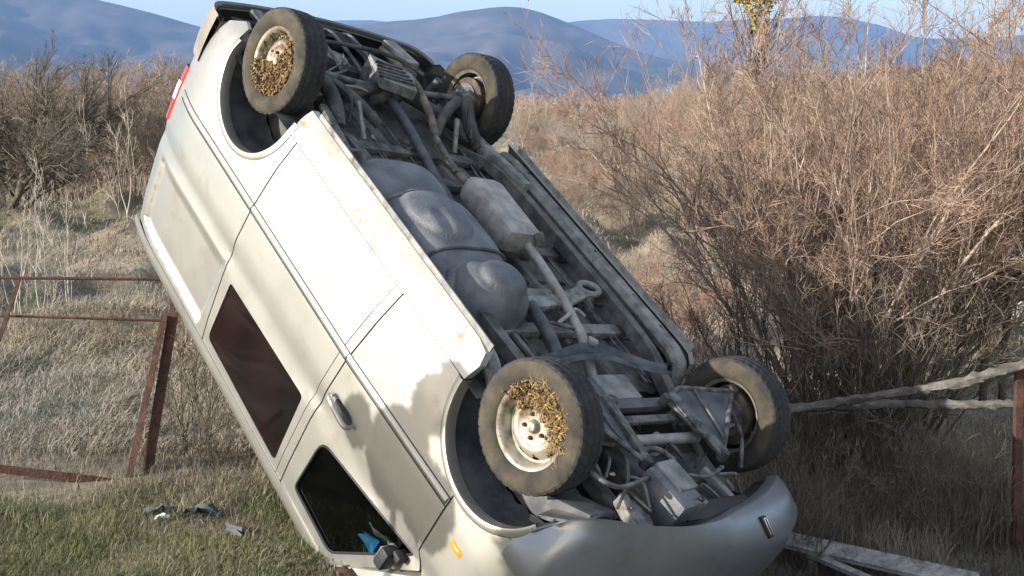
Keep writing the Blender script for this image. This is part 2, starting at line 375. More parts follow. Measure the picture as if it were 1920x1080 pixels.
def shrub_parts(seed, n_stem, h, tilt, base_r, r0, kids, stem_up=0.03, wob=0.10, lens=(0.5, 0.5, 0.55), twr=0.0035, t0=0.25, jitter=0.35):
    """multi-stem shrub: returns (stem verts, faces), (twig verts, faces)"""
    rng = np.random.default_rng(seed)
    az = rng.uniform(0, 2*np.pi, n_stem); til = tilt*np.sqrt(rng.uniform(0.02, 1, n_stem))
    rr = base_r*np.sqrt(rng.uniform(0, 1, n_stem))
    P0 = np.stack([rr*np.cos(az), rr*np.sin(az), np.full(n_stem, -0.05)], 1)
    az2 = az+rng.normal(0, 0.5, n_stem)
    D0 = np.stack([np.sin(til)*np.cos(az2), np.sin(til)*np.sin(az2), np.cos(til)], 1)
    L = h*rng.uniform(1-jitter, 1.05, n_stem)
    K = 9
    P = grow(P0, D0, L, K, wob, stem_up, rng)
    rad = r0*(L/h)[:, None]*np.linspace(1, 0.18, K)[None]*rng.uniform(0.55, 1.1, n_stem)[:, None]
    sv, sf = tubes(P, rad, 5)
    S_ = [(sv, sf)]; TW = []
    lev_P, lev_L, lev_r = P, L, rad
    for li, m in enumerate(kids):
        pi, t, p, d = spawn(lev_P, m, (0.3, 0.95) if li else (0.3, 0.8), t0 if li == 0 else 0.15, 1.0, rng)
        Lc = lev_L[pi]*lens[li]*(1.15-0.6*t)*rng.uniform(0.55, 1.2, len(pi))
        d[:, 2] += 0.18; d /= np.linalg.norm(d, axis=1, keepdims=True)
        Kc = 6 if li == 0 else (5 if li == 1 else 4)
        Pc = grow(p, d, Lc, Kc, 0.16, 0.03, rng)
        pr = lev_r[pi, np.minimum((t*(lev_r.shape[1]-1)).astype(int), lev_r.shape[1]-1)]
        rc = np.maximum(pr*0.6, twr)[:, None]*np.linspace(1, 0.3, Kc)[None]
        v, f = tubes(Pc, rc, 4 if li == 0 else 3)
        (S_ if li == 0 else TW).append((v, f))
        lev_P, lev_L, lev_r = Pc, Lc, rc
    def cat(lst):
        V = []; F = []; n = 0
        for v, f in lst: V.append(v); F.append(f+n); n += len(v)
        return np.concatenate(V), np.concatenate(F)
    return cat(S_), cat(TW)

def make_shrub(name, label, parts, loc, m_stem, m_twig, rot=0, scale=1.0, cat='shrub', group=None, twig_name='twigs'):
    (sv, sf), (tv, tf) = parts
    e = empty(name, loc); e.rotation_euler.z = rot; e.scale = (scale,)*3
    np_obj('stems', sv, [sf], m_stem, e)['kind'] = 'stuff'; np_obj(twig_name, tv, [tf], m_twig, e)['kind'] = 'stuff'
    return tag(e, label, cat, group)
def copy_shrub(src, loc, rot, scale, label=None):
    e = src.copy(); COL.objects.link(e); e.location = loc; e.rotation_euler.z = rot
    e.scale = scale if isinstance(scale, tuple) else (scale,)*3
    for ch in src.children:
        c = ch.copy(); COL.objects.link(c); c.parent = e
    if label: e['label'] = label
    return e
def on_ground(px, Y, dz=-0.03):
    x = (px-960)/FPX*Y*1.0
    return (x, Y, gz(x, Y)+dz)

# --- the big shrub on the right, beside the fence
x0, y0 = 3.1, 10.3
big = make_shrub('bare_shrub', 'large bare many-stemmed shrub with tan twigs spreading behind the wooden rails',
    shrub_parts(11, 56, 3.75, 0.68, 0.5, 0.03, (12, 9, 7), stem_up=0.035, lens=(0.46, 0.48, 0.5), twr=0.0025),
    (x0, y0, gz(x0, y0)), M['bark'], M['twig_pink'])
# its thicket of upright shoots
x1, y1 = 2.72, 9.75
make_shrub('bare_shrub', 'dense dark thicket of upright shoots at the foot of the large shrub',
    shrub_parts(12, 130, 1.9, 0.42, 0.62, 0.013, (6, 4), stem_up=0.02, lens=(0.4, 0.5), twr=0.003),
    (x1, y1, gz(x1, y1)), M['bark_dark'], M['twig_grey'])
# leaning shrub low on the left side of the big one
x2, y2 = 2.3, 11.2
make_shrub('bare_shrub', 'lower purplish grey bush with tangled twigs at the left of the large shrub',
    shrub_parts(13, 30, 2.0, 0.75, 0.35, 0.014, (8, 6, 3), stem_up=0.03, lens=(0.42, 0.48, 0.5), twr=0.003),
    (x2, y2, gz(x2, y2)), M['bark_dark'], M['twig_red'])
# mossy leaning trunk at the right
def mossy_tree():
    Y = 9.55; b = wp(1690, 700, Y); zb = gz(b.x, Y)
    e = empty('mossy_tree', (b.x, Y, zb)); o = Vector((b.x, Y, zb))
    pts = [Vector((0, 0, -0.1)), wp(1725, 655, Y)-o, wp(1790, 590, 9.6)-o, wp(1860, 510, 9.65)-o, wp(1930, 430, 9.75)-o, wp(2010, 330, 9.8)-o]
    MB().tube(pts, [0.065, 0.06, 0.05, 0.042, 0.034, 0.025], 9).build('trunk', M['moss'], e)
    pts2 = [wp(1850, 625, 9.65)-o-Vector((0, 0, 0.6)), wp(1852, 600, 9.65)-o, wp(1868, 530, 9.7)-o, wp(1905, 430, 9.75)-o]
    MB().tube(pts2, [0.035, 0.032, 0.028, 0.02], 8).build('limb', M['bark_dark'], e)
    pts3 = [wp(1885, 650, 9.75)-o-Vector((0, 0, 0.5)), wp(1888, 600, 9.75)-o, wp(1905, 520, 9.75)-o, wp(1960, 420, 9.75)-o]
    MB().tube(pts3, [0.035, 0.032, 0.028, 0.02], 8).build('limb', M['bark_dark'], e)
    rng = np.random.default_rng(5)
    base = np.array([list(p) for p in pts[2:]+pts2[2:]+pts3[2:]])
    P0 = np.repeat(base, 16, 0); D0 = rng.normal(0, 1, P0.shape)+np.array([0.2, 0, 0.5]); D0 /= np.linalg.norm(D0, axis=1, keepdims=True)
    P = grow(P0, D0, rng.uniform(0.5, 1.3, len(P0)), 6, 0.16, 0.02, rng)
    R_ = np.full((len(P0), 6), 0.009)*np.linspace(1, 0.35, 6)
    v, f = tubes(P, R_, 4)
    pi, t, p, d = spawn(P, 6, (0.3, 0.9), 0.2, 1, rng); Pc = grow(p, d, rng.uniform(0.2, 0.6, len(pi)), 4, 0.16, 0.02, rng)
    v2, f2 = tubes(Pc, np.full((len(pi), 4), 0.004), 3)
    np_obj('crown', np.concatenate([v, v2]), [f, f2+len(v)], M['twig_grey'], e)
    tag(e, 'mossy green leaning tree trunk with bare limbs right of the large shrub', 'tree')
mossy_tree()
# golden leaf clump high in the shrub
def leaf_cloud(c, rad, n, size, rng, flat=0.8):
    C = rng.normal(0, 1, (n, 3)); C /= np.linalg.norm(C, axis=1, keepdims=True); C *= rng.uniform(0.15, 1, (n, 1))**0.5
    C = np.array(c)+C*np.array(rad)
    a = rng.normal(0, 1, (n, 3)); a /= np.linalg.norm(a, axis=1, keepdims=True)
    b = np.cross(a, rng.normal(0, 1, (n, 3))); b /= np.linalg.norm(b, axis=1, keepdims=True)
    s = size*rng.uniform(0.6, 1.3, (n, 1))
    V = np.stack([C-a*s, C+b*s*0.4, C+a*s, C-b*s*0.4], 1).reshape(-1, 3)
    return V, np.arange(4*n).reshape(n, 4)
cl = wp(1420, 22, 11.0)
e = empty('mistletoe_clump', (cl.x, cl.y, cl.z-0.22))
rng = np.random.default_rng(3)
lv, lf = [], []; n0 = 0
for cc, rr_, nn in (((0, 0, 0.26), (0.13, 0.13, 0.13), 260), ((0.02, 0, 0.1), (0.09, 0.09, 0.09), 120), ((-0.12, 0.05, 0.36), (0.10, 0.10, 0.08), 120), ((0.12, 0, 0.38), (0.1, 0.1, 0.1), 120)):
    v, f = leaf_cloud(cc, rr_, nn, 0.03, rng); lv.append(v); lf.append(f+n0); n0 += len(v)
np_obj('leaves', np.concatenate(lv), [np.concatenate(lf)], M['leaf_gold'], e)
P = grow(np.tile([0.0, 0, -0.35], (26, 1)), rng.normal(0, 0.25, (26, 3))+np.array([0, 0, 1.0]), rng.uniform(0.5, 0.8, 26), 5, 0.15, 0.0, rng)
v, f = tubes(P, np.full((26, 5), 0.004), 3); np_obj('stems', v, [f], M['bark_dark'], e)
tag(e, 'yellow green mistletoe clump growing at the top of the large shrub', 'mistletoe')

# --- tan bushes on the right behind: prototypes, then copies
G_TAN = 'tan bushes scattered over the field behind the van'
protoA = shrub_parts(21, 34, 3.0, 0.85, 0.5, 0.022, (9, 8, 4), twr=0.0042, lens=(0.45, 0.5, 0.5))
protoB = shrub_parts(22, 26, 2.6, 0.7, 0.35, 0.02, (9, 8, 4), twr=0.0042, lens=(0.45, 0.5, 0.5))
L_TAN = 'bare tan bush in the field behind the overturned van'
L_RED = 'bare reddish bush in the field behind the overturned van'
A = make_shrub('field_bush', L_TAN, protoA, on_ground(1190, 27), M['bark'], M['twig_tan'], 0.3, 0.6, 'bush', G_TAN)
B = make_shrub('field_bush', L_RED, protoB, on_ground(1100, 33), M['bark'], M['twig_red'], 1.3, 0.6, 'bush', 'reddish bushes scattered over the field behind the van')
rng_py = random.Random(4)
for px, Y, sc, src in [(1370, 21, 0.7, 'A'), (1400, 24, 0.95, 'A'), (1520, 22, 0.9, 'A'), (1650, 25, 1.0, 'A'), (1770, 22, 0.9, 'A'), (1890, 24, 1.0, 'A'),
                       (1060, 38, 0.55, 'B'), (1270, 30, 0.7, 'B'), (1010, 55, 0.6, 'B'), (1150, 48, 0.7, 'A'), (1330, 36, 1.15, 'B'), (1440, 42, 1.25, 'A'),
                       (1560, 40, 1.2, 'B'), (1700, 45, 1.3, 'A'), (1850, 40, 1.2, 'B'), (1270, 62, 1.1, 'A'), (1100, 75, 0.9, 'B'), (1380, 80, 1.8, 'B'), (1000, 90, 0.8, 'A'), (1200, 95, 1.0, 'A'), (1050, 120, 0.9, 'B'), (1300, 120, 1.7, 'A'), (1500, 100, 2.0, 'A'), (1750, 90, 2.0, 'B'),
                       (1060, 26, 0.5, 'A'), (1290, 15.5, 0.5, 'B'), (1120, 34, 0.75, 'A'), (990, 70, 0.9, 'A')]:
    copy_shrub(A if src == 'A' else B, on_ground(px, Y), rng_py.uniform(0, 6.3), sc*rng_py.uniform(0.9, 1.1))
# rows of far scrub on the brown rise
far = shrub_parts(23, 16, 3.0, 0.8, 0.6, 0.05, (8, 7), twr=0.03, lens=(0.5, 0.5))
FAR = make_shrub('hillside_bush', 'small far bush on the brown rise below the mountains', far, on_ground(1010, 160), M['twig_red'], M['twig_tan'], 0, 1.2, 'bush', 'far bushes on the brown rise')
for i in range(150):
    px = rng_py.uniform(960, 2000); Y = rng_py.uniform(140, 460)
    copy_shrub(FAR, on_ground(px, Y), rng_py.uniform(0, 6.3), rng_py.uniform(0.6, 1.2))

# --- left side: dark tree, brown thicket, pale saplings
tl = make_shrub('dark_tree', 'dark bare tree with wide drooping crown at the edge of the left field',
    shrub_parts(31, 8, 4.3, 1.15, 0.25, 0.10, (14, 10, 7), stem_up=-0.01, wob=0.18, lens=(0.5, 0.5, 0.5), twr=0.007, t0=0.3),
    on_ground(20, 27), M['bark_dark'], M['twig_dark'], 0.6, 1.0, 'tree', twig_name='crown')
copy_shrub(tl, on_ground(120, 32), 4.0, 0.9, 'smaller dark bare tree behind the drooping one in the left field')
G_TH = 'brown thicket bushes along the left field edge'
th = shrub_parts(33, 46, 3.4, 0.28, 1.1, 0.022, (8, 6, 2), twr=0.008, lens=(0.4, 0.5, 0.5), t0=0.2, stem_up=0.05)
TH = make_shrub('thicket_bush', 'tall brown thicket of upright stems along the left field edge', th, on_ground(250, 36), M['twig_brown'], M['twig_brown'], 0, 1.0, 'bush', G_TH)
for px, Y, sc in [(160, 37, 1.0), (320, 40, 1.0), (60, 38, 1.0), (210, 44, 1.1), (290, 47, 1.2), (110, 46, 1.2), (0, 42, 1.2), (380, 46, 1.1), (-80, 38, 1.1), (235, 30, 0.8), (330, 31, 0.75), (130, 31, 0.75), (40, 33, 0.85), (440, 42, 1.1), (520, 45, 1.0), (-150, 32, 1.0), (180, 60, 1.3), (330, 65, 1.3), (20, 62, 1.4), (470, 62, 1.2)]:
    copy_shrub(TH, on_ground(px, Y), rng_py.uniform(0, 6.3), sc*rng_py.uniform(0.75, 1.0))
sp = shrub_parts(35, 3, 1.9, 0.22, 0.08, 0.014, (9, 5), twr=0.0035, lens=(0.38, 0.5), t0=0.25)
SPL = make_shrub('pale_sapling', 'thin pale sapling with upright twigs in the left field', sp, on_ground(70, 15.5), M['twig_pale'], M['twig_pale'], 0, 1.0, 'sapling', 'pale saplings in the left field')
for px, Y, sc in [(30, 16.5, 0.9), (120, 17, 1.0), (0, 14.5, 0.8), (230, 24, 1.3), (150, 26, 1.3), (290, 25, 1.1)]:
    copy_shrub(SPL, on_ground(px, Y), rng_py.uniform(0, 6.3), sc)
for px, Y, sc in [(975, 60, 1.5), (1020, 75, 1.7), (1240, 55, 2.0)]:
    copy_shrub(SPL, on_ground(px, Y), rng_py.uniform(0, 6.3), sc, 'thin pale sapling standing on the brown field right of the van')['group'] = 'pale saplings right of the van'
# shoots just behind the gate post and the van
wd = shrub_parts(36, 16, 0.95, 0.5, 0.12, 0.006, (6, 4), twr=0.0022, lens=(0.4, 0.5), t0=0.2)
WD = make_shrub('dry_weed', 'dark leafless weed standing between the gate post and the van', wd, on_ground(352, 9.3), M['bark_dark'], M['twig_dark'], 0, 1.25, 'weed')
copy_shrub(WD, on_ground(395, 8.9), 2.0, 0.75, 'low brown weed below the van roof edge beside the gate')
copy_shrub(WD, on_ground(1490, 8.8), 4.0, 1.1, 'dark leafless weed beside the front wheel near the rails')
for k in range(16):
    w_ = copy_shrub(WD, on_ground(rng_py.uniform(1520, 1900), rng_py.uniform(7.6, 9.3)), rng_py.uniform(0, 6.3), rng_py.uniform(0.55, 1.1), 'dark leafless weed standing in the tall grass under the rails')
    w_['group'] = 'dry weeds under the rails'

# ------------------------------------------------------------------ whitewashed shed behind the right tree
def white_wall():
    Y = 15.5; xa = (1842-960)/FPX*Y; zb = gz(xa+2, Y)-0.1
    e = empty('low_wall', (xa, Y, zb))
    mb = MB().box((2.0, 0.15, 0.68), (4.0, 0.3, 1.36), None, 0.01)
    mb.build('wall', M['whitewash'], e, smooth=False)
    mb = MB().box((2.0, 0.15, 1.40), (4.08, 0.38, 0.07), None, 0.01); mb.build('coping', M['whitewash'], e, smooth=False)
    tag(e, 'whitewashed low wall glimpsed behind the mossy leaning trunk', 'wall')
white_wall()

# ------------------------------------------------------------------ grass
def blades(n, xy, h, lean, width, rng, K=3):
    """bent blades as tapering ribbons; xy (n,2), h (n,) length, lean (n,) bend"""
    az = rng.uniform(0, 2*np.pi, n) if not isinstance(lean, tuple) else lean[1]
    ln = lean if not isinstance(lean, tuple) else lean[0]
    z = ground_z(xy[:, 0], xy[:, 1])-0.01
    d = np.stack([np.cos(az), np.sin(az)], 1)
    side = np.stack([-np.sin(az), np.cos(az)], 1)
    tw = rng.uniform(-0.8, 0.8, n); side3 = np.concatenate([side*np.cos(tw)[:, None]+d*np.sin(tw)[:, None], np.zeros((n, 1))], 1)
    pts = []
    for t in np.linspace(0, 1, K):
        a = ln*t                                            # bending angle from vertical
        hor = h*(1-np.cos(ln*t+1e-6))/np.maximum(ln, 0.05); ver = h*np.sin(ln*t)/np.maximum(ln, 0.05)
        pts.append(np.concatenate([xy+d*hor[:, None], (z+ver)[:, None]], 1))
    V = []
    for k in range(K-1):
        w = width*(1-0.6*k/(K-1))
        V += [pts[k]-side3*w[:, None], pts[k]+side3*w[:, None]]
    V.append(pts[-1])
    V = np.stack(V, 1); m = V.shape[1]
    I = np.arange(n)[:, None]*m
    F = []
    for k in range(K-2): F.append(I+np.array([2*k, 2*k+1, 2*k+3, 2*k+2]))
    tri = I+np.array([2*(K-2), 2*(K-2)+1, 2*(K-2)+2])
    return V.reshape(-1, 3), F, tri
def grass_obj(name, label, cat, n, xy, h, lean, width, m, rng, K=3):
    V, Fq_, tri = blades(n, xy, h, lean, width, rng, K)
    o = np_obj(name, V, [np.concatenate(Fq_), tri] if Fq_ else [tri], m)
    o['kind'] = 'stuff'; return tag(o, label, cat)
rng = np.random.default_rng(41)
def scatter(n, y0, y1, px0, px1, rng, power=1.6):
    u = rng.uniform(0, 1, n); Y = (y0**(1-power)+(y1**(1-power)-y0**(1-power))*u)**(1/(1-power))
    px = rng.uniform(px0, px1, n); return np.stack([(px-960)/FPX*Y, Y], 1)
# matted dry grass over the field
n = 260000
xy = scatter(n, 9.2, 70, -120, 2040, rng, 1.75)
cl_ = vnoise(xy[:, 0]*0.72, xy[:, 1]*0.5, 3)
keep = (rng.uniform(0, 1, n) < 0.35+0.75*cl_) & ((xy[:, 1] > 9.3+rng.normal(0, 0.12, n)) | (xy[:, 0] > -2.3))
xy = xy[keep]; n = len(xy); Y = xy[:, 1]
az = 2*np.pi*fbm(xy[:, 0]*0.5, xy[:, 1]*0.35, 77, 2)*2.2+rng.normal(0, 1.3, n)
h = rng.uniform(0.06, 0.26, n)*(0.75+0.5*vnoise(xy[:, 0]*0.9, xy[:, 1]*0.7, 5))
ln = rng.uniform(1.5, 3.0, n)
grass_obj('field_grass', 'matted grey beige dry grass covering the field behind the fence', 'dry grass', n, xy, h, (ln, az), 0.0016+0.00026*Y*rng.uniform(0.5, 1.2, n), M['dry_grass'], rng, 4)
# green verge grass
n = 150000
xy = scatter(n, 6.6, 9.3, -140, 900, rng, 1.3)
edge = 8.28+0.7*(vnoise(xy[:, 0]*1.3, 0*xy[:, 0], 8)-0.5)
keep = (xy[:, 1] < edge+rng.normal(0, 0.2, n)) & (rng.uniform(0, 1, n) < 0.42+0.8*sstep(0.25, 0.75, vnoise(xy[:, 0]*1.9, xy[:, 1]*1.9, 12))) & (xy[:, 0] < -0.75+rng.normal(0, 0.2, n))
xy = xy[keep]; n = len(xy)
grass_obj('verge_grass', 'short green grass with dry blades in front of the fallen gate', 'grass', n, xy, rng.uniform(0.03, 0.10, n)*(0.6+0.9*vnoise(xy[:, 0]*2.6, xy[:, 1]*2.6, 19)), rng.uniform(0.6, 2.3, n), 0.0022*rng.uniform(0.6, 1.3, n), M['green_grass'], rng)
# tall dry grass at the right below the rails
n = 30000
xy = scatter(n, 6.4, 10.5, 1300, 2050, rng, 1.2)
plk = np.interp(xy[:, 0], [1.7, 2.65], [7.75, 6.95]); keep = (rng.uniform(0, 1, n) < sstep(1.45, 2.1, xy[:, 0]+rng.normal(0, 0.12, n))) & (xy[:, 1] > plk+0.1) & ((xy[:, 0]/xy[:, 1] < 0.372) | (xy[:, 1] > 8.05)); xy = xy[keep]; n = len(xy)
h = rng.uniform(0.15, 0.75, n)*(0.4+0.8*vnoise(xy[:, 0]*1.7, xy[:, 1]*1.7, 15))
grass_obj('tall_dry_grass', 'tall dry straw coloured grass standing under the wooden rails', 'dry grass', n, xy, h, rng.uniform(0.1, 1.7, n), 0.0020*rng.uniform(0.6, 1.5, n), M['straw'], rng, 4)
n = 16000
xy = scatter(n, 5.8, 8.2, 1380, 2050, rng, 1.1)
grass_obj('matted_undergrowth', 'dark matted stalks on the soil below the broken plank', 'dry grass', n, xy, rng.uniform(0.05, 0.2, n), rng.uniform(0.8, 2.3, n), 0.0025*rng.uniform(0.6, 1.5, n), M['undergrowth'], rng)
# dry litter and stems round the gate and under the van
n = 46000
xy = scatter(n, 6.4, 10.4, -140, 1500, rng, 1.2)
keep = (rng.uniform(0, 1, n) < np.clip(0.9*sstep(7.7, 9.2, xy[:, 1]+0.9*(vnoise(xy[:, 0]*1.3, xy[:, 1], 4)-0.5)+0.55*sstep(-2.6, -1.0, xy[:, 0]))+0.08, 0, 1)) & ((xy[:, 1] > 8.6) | (xy[:, 0] < 0.2)); xy = xy[keep]; n = len(xy)
grass_obj('dry_litter', 'flattened dry stalks on the soil around the gate and the van roof', 'dry grass', n, xy, rng.uniform(0.04, 0.17, n), rng.uniform(0.8, 2.2, n), 0.0025*rng.uniform(0.6, 1.5, n), M['straw'], rng)

# ------------------------------------------------------------------ left: rusty leaning gate frame
def angle_iron(mb, a, b, w=0.045, t=0.007, up=(0, -1, 0)):
    a = Vector(a); b = Vector(b); x = (b-a).normalized(); u = Vector(up); y = u.cross(x).normalized(); z = x.cross(y)
    mb.bar(a, b, w, t, up=z); mb.bar(a+y*(w/2)-z*(w/2), b+y*(w/2)-z*(w/2), t, w, up=z)
    return mb
def gate():
    YB, YT = 8.66, 9.12
    b = wp(245, 916, YB); b.z = gz(b.x, YB)-0.05
    e = empty('rusty_gate', b)
    def q(px, py, Y): return wp(px, py, Y)-b
    post = MB(); angle_iron(post, q(262, 922, YB)-Vector((0, 0, 0.15)), q(326, 585, YT), 0.075); post.build('post', M['rust'], e, False)
    up = MB(); angle_iron(up, q(238, 915, YB-0.05), q(309, 590, YT-0.05), 0.045); up.build('upright', M['rust'], e, False)
    br = MB(); angle_iron(br, q(243, 908, YB-0.06), q(-140, 862, 8.36), 0.06); br.build('bottom_rail', M['rust'], e, False)
    t1 = MB(); t1.tube([q(318, 524, YT+0.12), q(0, 521, 9.05), q(-140, 520, 9.0)], 0.0115, 8); t1.build('top_rail', M['rust'], e)
    t2 = MB(); t2.tube([q(324, 602, YT+0.08), q(140, 596, 9.05), q(-140, 588, 8.95)], 0.0105, 8); t2.build('middle_rail', M['rust'], e)
    s = MB(); s.bar(q(38, 518, 9.08), q(-20, 690, 8.8), 0.03, 0.012, up=(0, -1, 0)); s.build('brace', M['rust'], e, False)
    s = MB(); s.bar(q(324, 520, YT+0.14), q(322, 640, YT+0.02), 0.03, 0.012, up=(0, -1, 0)); s.build('brace', M['rust'], e, False)
    tag(e, 'rusty angle-iron gate frame leaning beside the raised rear of the van', 'gate')
gate()

# ------------------------------------------------------------------ right: wooden fence
def rough_pole(pts, r, rng, n=9, sub=8):
    mb = MB().tube(pts, r, n, sub=sub)
    for i, v in enumerate(mb.V): mb.V[i] = v+Vector((rng.gauss(0, 0.005), rng.gauss(0, 0.005), rng.gauss(0, 0.006)))
    return mb
def fence():
    rp = random.Random(9)
    Y = 8.0
    b = wp(1908, 1000, Y); zb = gz(b.x, Y)
    e = empty('fence_post', (b.x, Y, zb))
    top = wp(1911, 690, Y)
    MB().bar((0, 0, -0.2), Vector((top.x-b.x, 0, top.z-zb)), 0.05, 0.05, up=(0, 1, 0), bev=0.004).build('post', M['rust'], e, False)
    MB().bar((-0.004, -0.034, 0.0), Vector((-0.004, -0.034, 0.28)), 0.045, 0.012, up=(0, 1, 0)).build('plate', M['rust'], e, False)
    tag(e, 'upright rusty iron post carrying the weathered rails by the tall grass', 'post')
    a = wp(1470, 764, 8.7)
    e2 = rough_pole([Vector((0, 0, 0)), wp(1580, 762, 8.6)-a, wp(1700, 758, 8.4)-a, wp(1800, 759, 8.2)-a, wp(1905, 758, 8.07)-a, wp(2040, 754, 8.0)-a], 0.030, rp).build('fence_rail', M['wood'])
    e2.location = a; tag(e2, 'straight weathered grey rail running level to the iron post', 'rail')
    a = wp(1475, 772, 8.62)
    e3 = rough_pole([Vector((0, 0, 0)), wp(1560, 756, 8.52)-a, wp(1660, 740, 8.32)-a, wp(1760, 724, 8.15)-a, wp(1850, 704, 7.98)-a, wp(1935, 680, 7.9)-a, wp(2040, 656, 7.85)-a], [0.022, 0.03, 0.03, 0.032, 0.034, 0.034, 0.034], rp).build('fence_pole', M['wood'])
    e3.location = a; tag(e3, 'rough split pole rising across the level rail to the post top', 'pole')
    # plank on the ground
    p0 = wp(1478, 1012, 7.7); p1 = wp(1830, 1092, 6.95)
    e4 = empty('broken_plank', (p0+p1)/2)
    c = (p0+p1)/2
    mb = MB(); mb.bar(p0-c, p1-c, 0.14, 0.035, up=(0, -0.45, 1), bev=0.006)
    for i, v in enumerate(mb.V): mb.V[i] = v+Vector((rp.gauss(0, 0.004), rp.gauss(0, 0.004), rp.gauss(0, 0.004)))
    mb.build('board', M['plank'], e4, False)
    mb = MB(); mb.bar(p0-c+Vector((0.1, -0.1, -0.05)), p1-c+Vector((-0.4, -0.11, -0.055)), 0.05, 0.03, up=(0, -0.3, 1)); mb.build('splinter', M['plank'], e4, False)
    for t in (0.15, 0.8):
        pp = p0.lerp(p1, t)-c; MB().bar(pp+Vector((0, 0.03, -0.4)), pp+Vector((0, 0.02, 0.0)), 0.05, 0.05, up=(0, 1, 0)).build('prop', M['plank'], e4, False)
    tag(e4, 'broken grey plank lying below the rails next to the van bumper', 'plank')
fence()

# ------------------------------------------------------------------ scraps on the grass
def scrap(name, label, loc, m, size, seed, cat='debris'):
    r = random.Random(seed); mb = MB()
    nu, nv = 7, 5
    hh = [[r.uniform(0, 1) for _ in range(nv)] for _ in range(nu)]
    fn = lambda u, v: ((u/(nu-1)-0.5)*size[0]+0.1*size[0]*(hh[u][v]-0.5), (v/(nv-1)-0.5)*size[1]+0.15*size[1]*(hh[u][v]-0.5), size[2]*hh[u][v]*math.sin(math.pi*(u+0.5)/nu)+0.01)
    mb.grid(fn, range(nu), range(nv))
    n = len(mb.V); V = mb.V+[v-Vector((0, 0, 0.008)) for v in mb.V]; F = mb.F+[tuple(i+n for i in f[::-1]) for f in mb.F]
    o = mesh_obj(name, V, F, m, None, True, 35); o.location = loc; o.rotation_euler.z = r.uniform(0, 3)
    return tag(o, label, cat)
def at_ground(px, py):
    lo, hi = 4.0, 40.0
    for _ in range(50):
        mid = (lo+hi)/2; p = wp(px, py, mid)
        if p.z > gz(p.x, p.y): lo = mid
        else: hi = mid
    p = wp(px, py, lo); return Vector((p.x, p.y, gz(p.x, p.y)))
scrap('white_scrap', 'small white plastic scrap lying on the green grass by the gate', at_ground(305, 978)+Vector((0, 0, 0.02)), M['white'], (0.09, 0.06, 0.03), 1)
scrap('grey_sheet', 'crumpled grey plastic sheet between gate and van on the grass', at_ground(300, 962)+Vector((0, 0, 0.01)), M['lining'], (0.2, 0.1, 0.05), 2)
scrap('dark_trim_piece', 'bent dark trim piece on the grass before the van roof', at_ground(382, 972)+Vector((0, 0, 0.01)), M['teal'], (0.26, 0.10, 0.10), 3)
scrap('dark_shard', 'narrow dark teal shard beside the bent trim piece', at_ground(440, 1005)+Vector((0, 0, 0.01)), M['teal'], (0.05, 0.17, 0.06), 4)
scrap('pale_scrap', 'small grey scrap lying beside the bent dark trim piece', at_ground(372, 985)+Vector((0, 0, 0.01)), M['lining'], (0.12, 0.05, 0.02), 5)
scrap('rusty_scrap', 'reddish brown scrap at the van windscreen frame on the soil', at_ground(650, 1076)+Vector((0, -0.05, 0.01)), M['rust'], (0.20, 0.09, 0.05), 6)

# =================================================================== the overturned van
# van coordinates: x forward (front axle at 0, rear axle at -3.2), y to its left, z up from the road
VAN = empty('overturned_van')
RW = Matrix(((0.51498, -0.70652, -0.48541), (-0.64352, -0.69274, 0.32556), (-0.56628, 0.14471, -0.81141)))
VAN.matrix_world = Matrix.Translation((0.8529, 6.5571, -1.5686+CAM_Z)) @ RW.to_4x4()
tag(VAN, 'overturned pale champagne van standing nose down with its underbody exposed', 'van')

PZ = [0.10, 0.20, 0.28, 0.36, 0.60, 0.95, 1.20, 1.50, 1.90, 2.10, 2.17, 2.22]
PY = [0.80, 0.90, 0.947, 0.974, 1.0, 1.008, 0.995, 0.968, 0.921, 0.887, 0.865, 0.83]
def taper(x):
    t = 0.0
    if x > 0.15: t += 0.30*((x-0.15)/0.6)**2.2
    if x < -3.55: t += 0.075*((-3.55-x)/0.5)**2
    return t
# recessed blank panel behind the sliding door position
REC = [(-3.86, 1.47), (-3.86, 1.99), (-2.74, 2.0), (-2.70, 1.46)]
def pip_dist(p, poly):
    """signed distance-like value: >0 inside"""
    x, z = p; d = 1e9; ins = False; n = len(poly)
    for i in range(n):
        ax, az = poly[i]; bx, bz = poly[(i+1) % n]
        if (az > z) != (bz > z) and x < (bx-ax)*(z-az)/(bz-az)+ax: ins = not ins
        vx, vz = bx-ax, bz-az; t = max(0, min(1, ((x-ax)*vx+(z-az)*vz)/(vx*vx+vz*vz)))
        d = min(d, math.hypot(x-ax-t*vx, z-az-t*vz))
    return d if ins else -d
def side_y(x, z, off=0.0, rec=True):
    y = float(np.interp(z, PZ, PY)) - taper(x) + off
    # soft shoulder below the windows
    y -= 0.012*math.exp(-((z-1.33)/0.05)**2)
    if rec and -4.0 < x < -2.6 and z > 1.35:
        d = pip_dist((x, z), REC); t = max(0, min(1, (d+0.02)/0.04)); y -= 0.03*t*t*(3-2*t)
    return y
def rounded(poly, r, n=4):
    out = []; N = len(poly)
    rs = r if isinstance(r, (list, tuple)) else [r]*N
    for i in range(N):
        p = Vector(poly[i]); a = Vector(poly[i-1])-p; b = Vector(poly[(i+1) % N])-p
        rr = min(rs[i], a.length*0.45, b.length*0.45)
        if rr < 1e-4: out.append(tuple(p)); continue
        A_ = p+a.normalized()*rr; B_ = p+b.normalized()*rr
        for k in range(n+1):
            t = k/n; out.append(tuple(A_*(1-t)**2+p*2*t*(1-t)+B_*t*t))
    return out
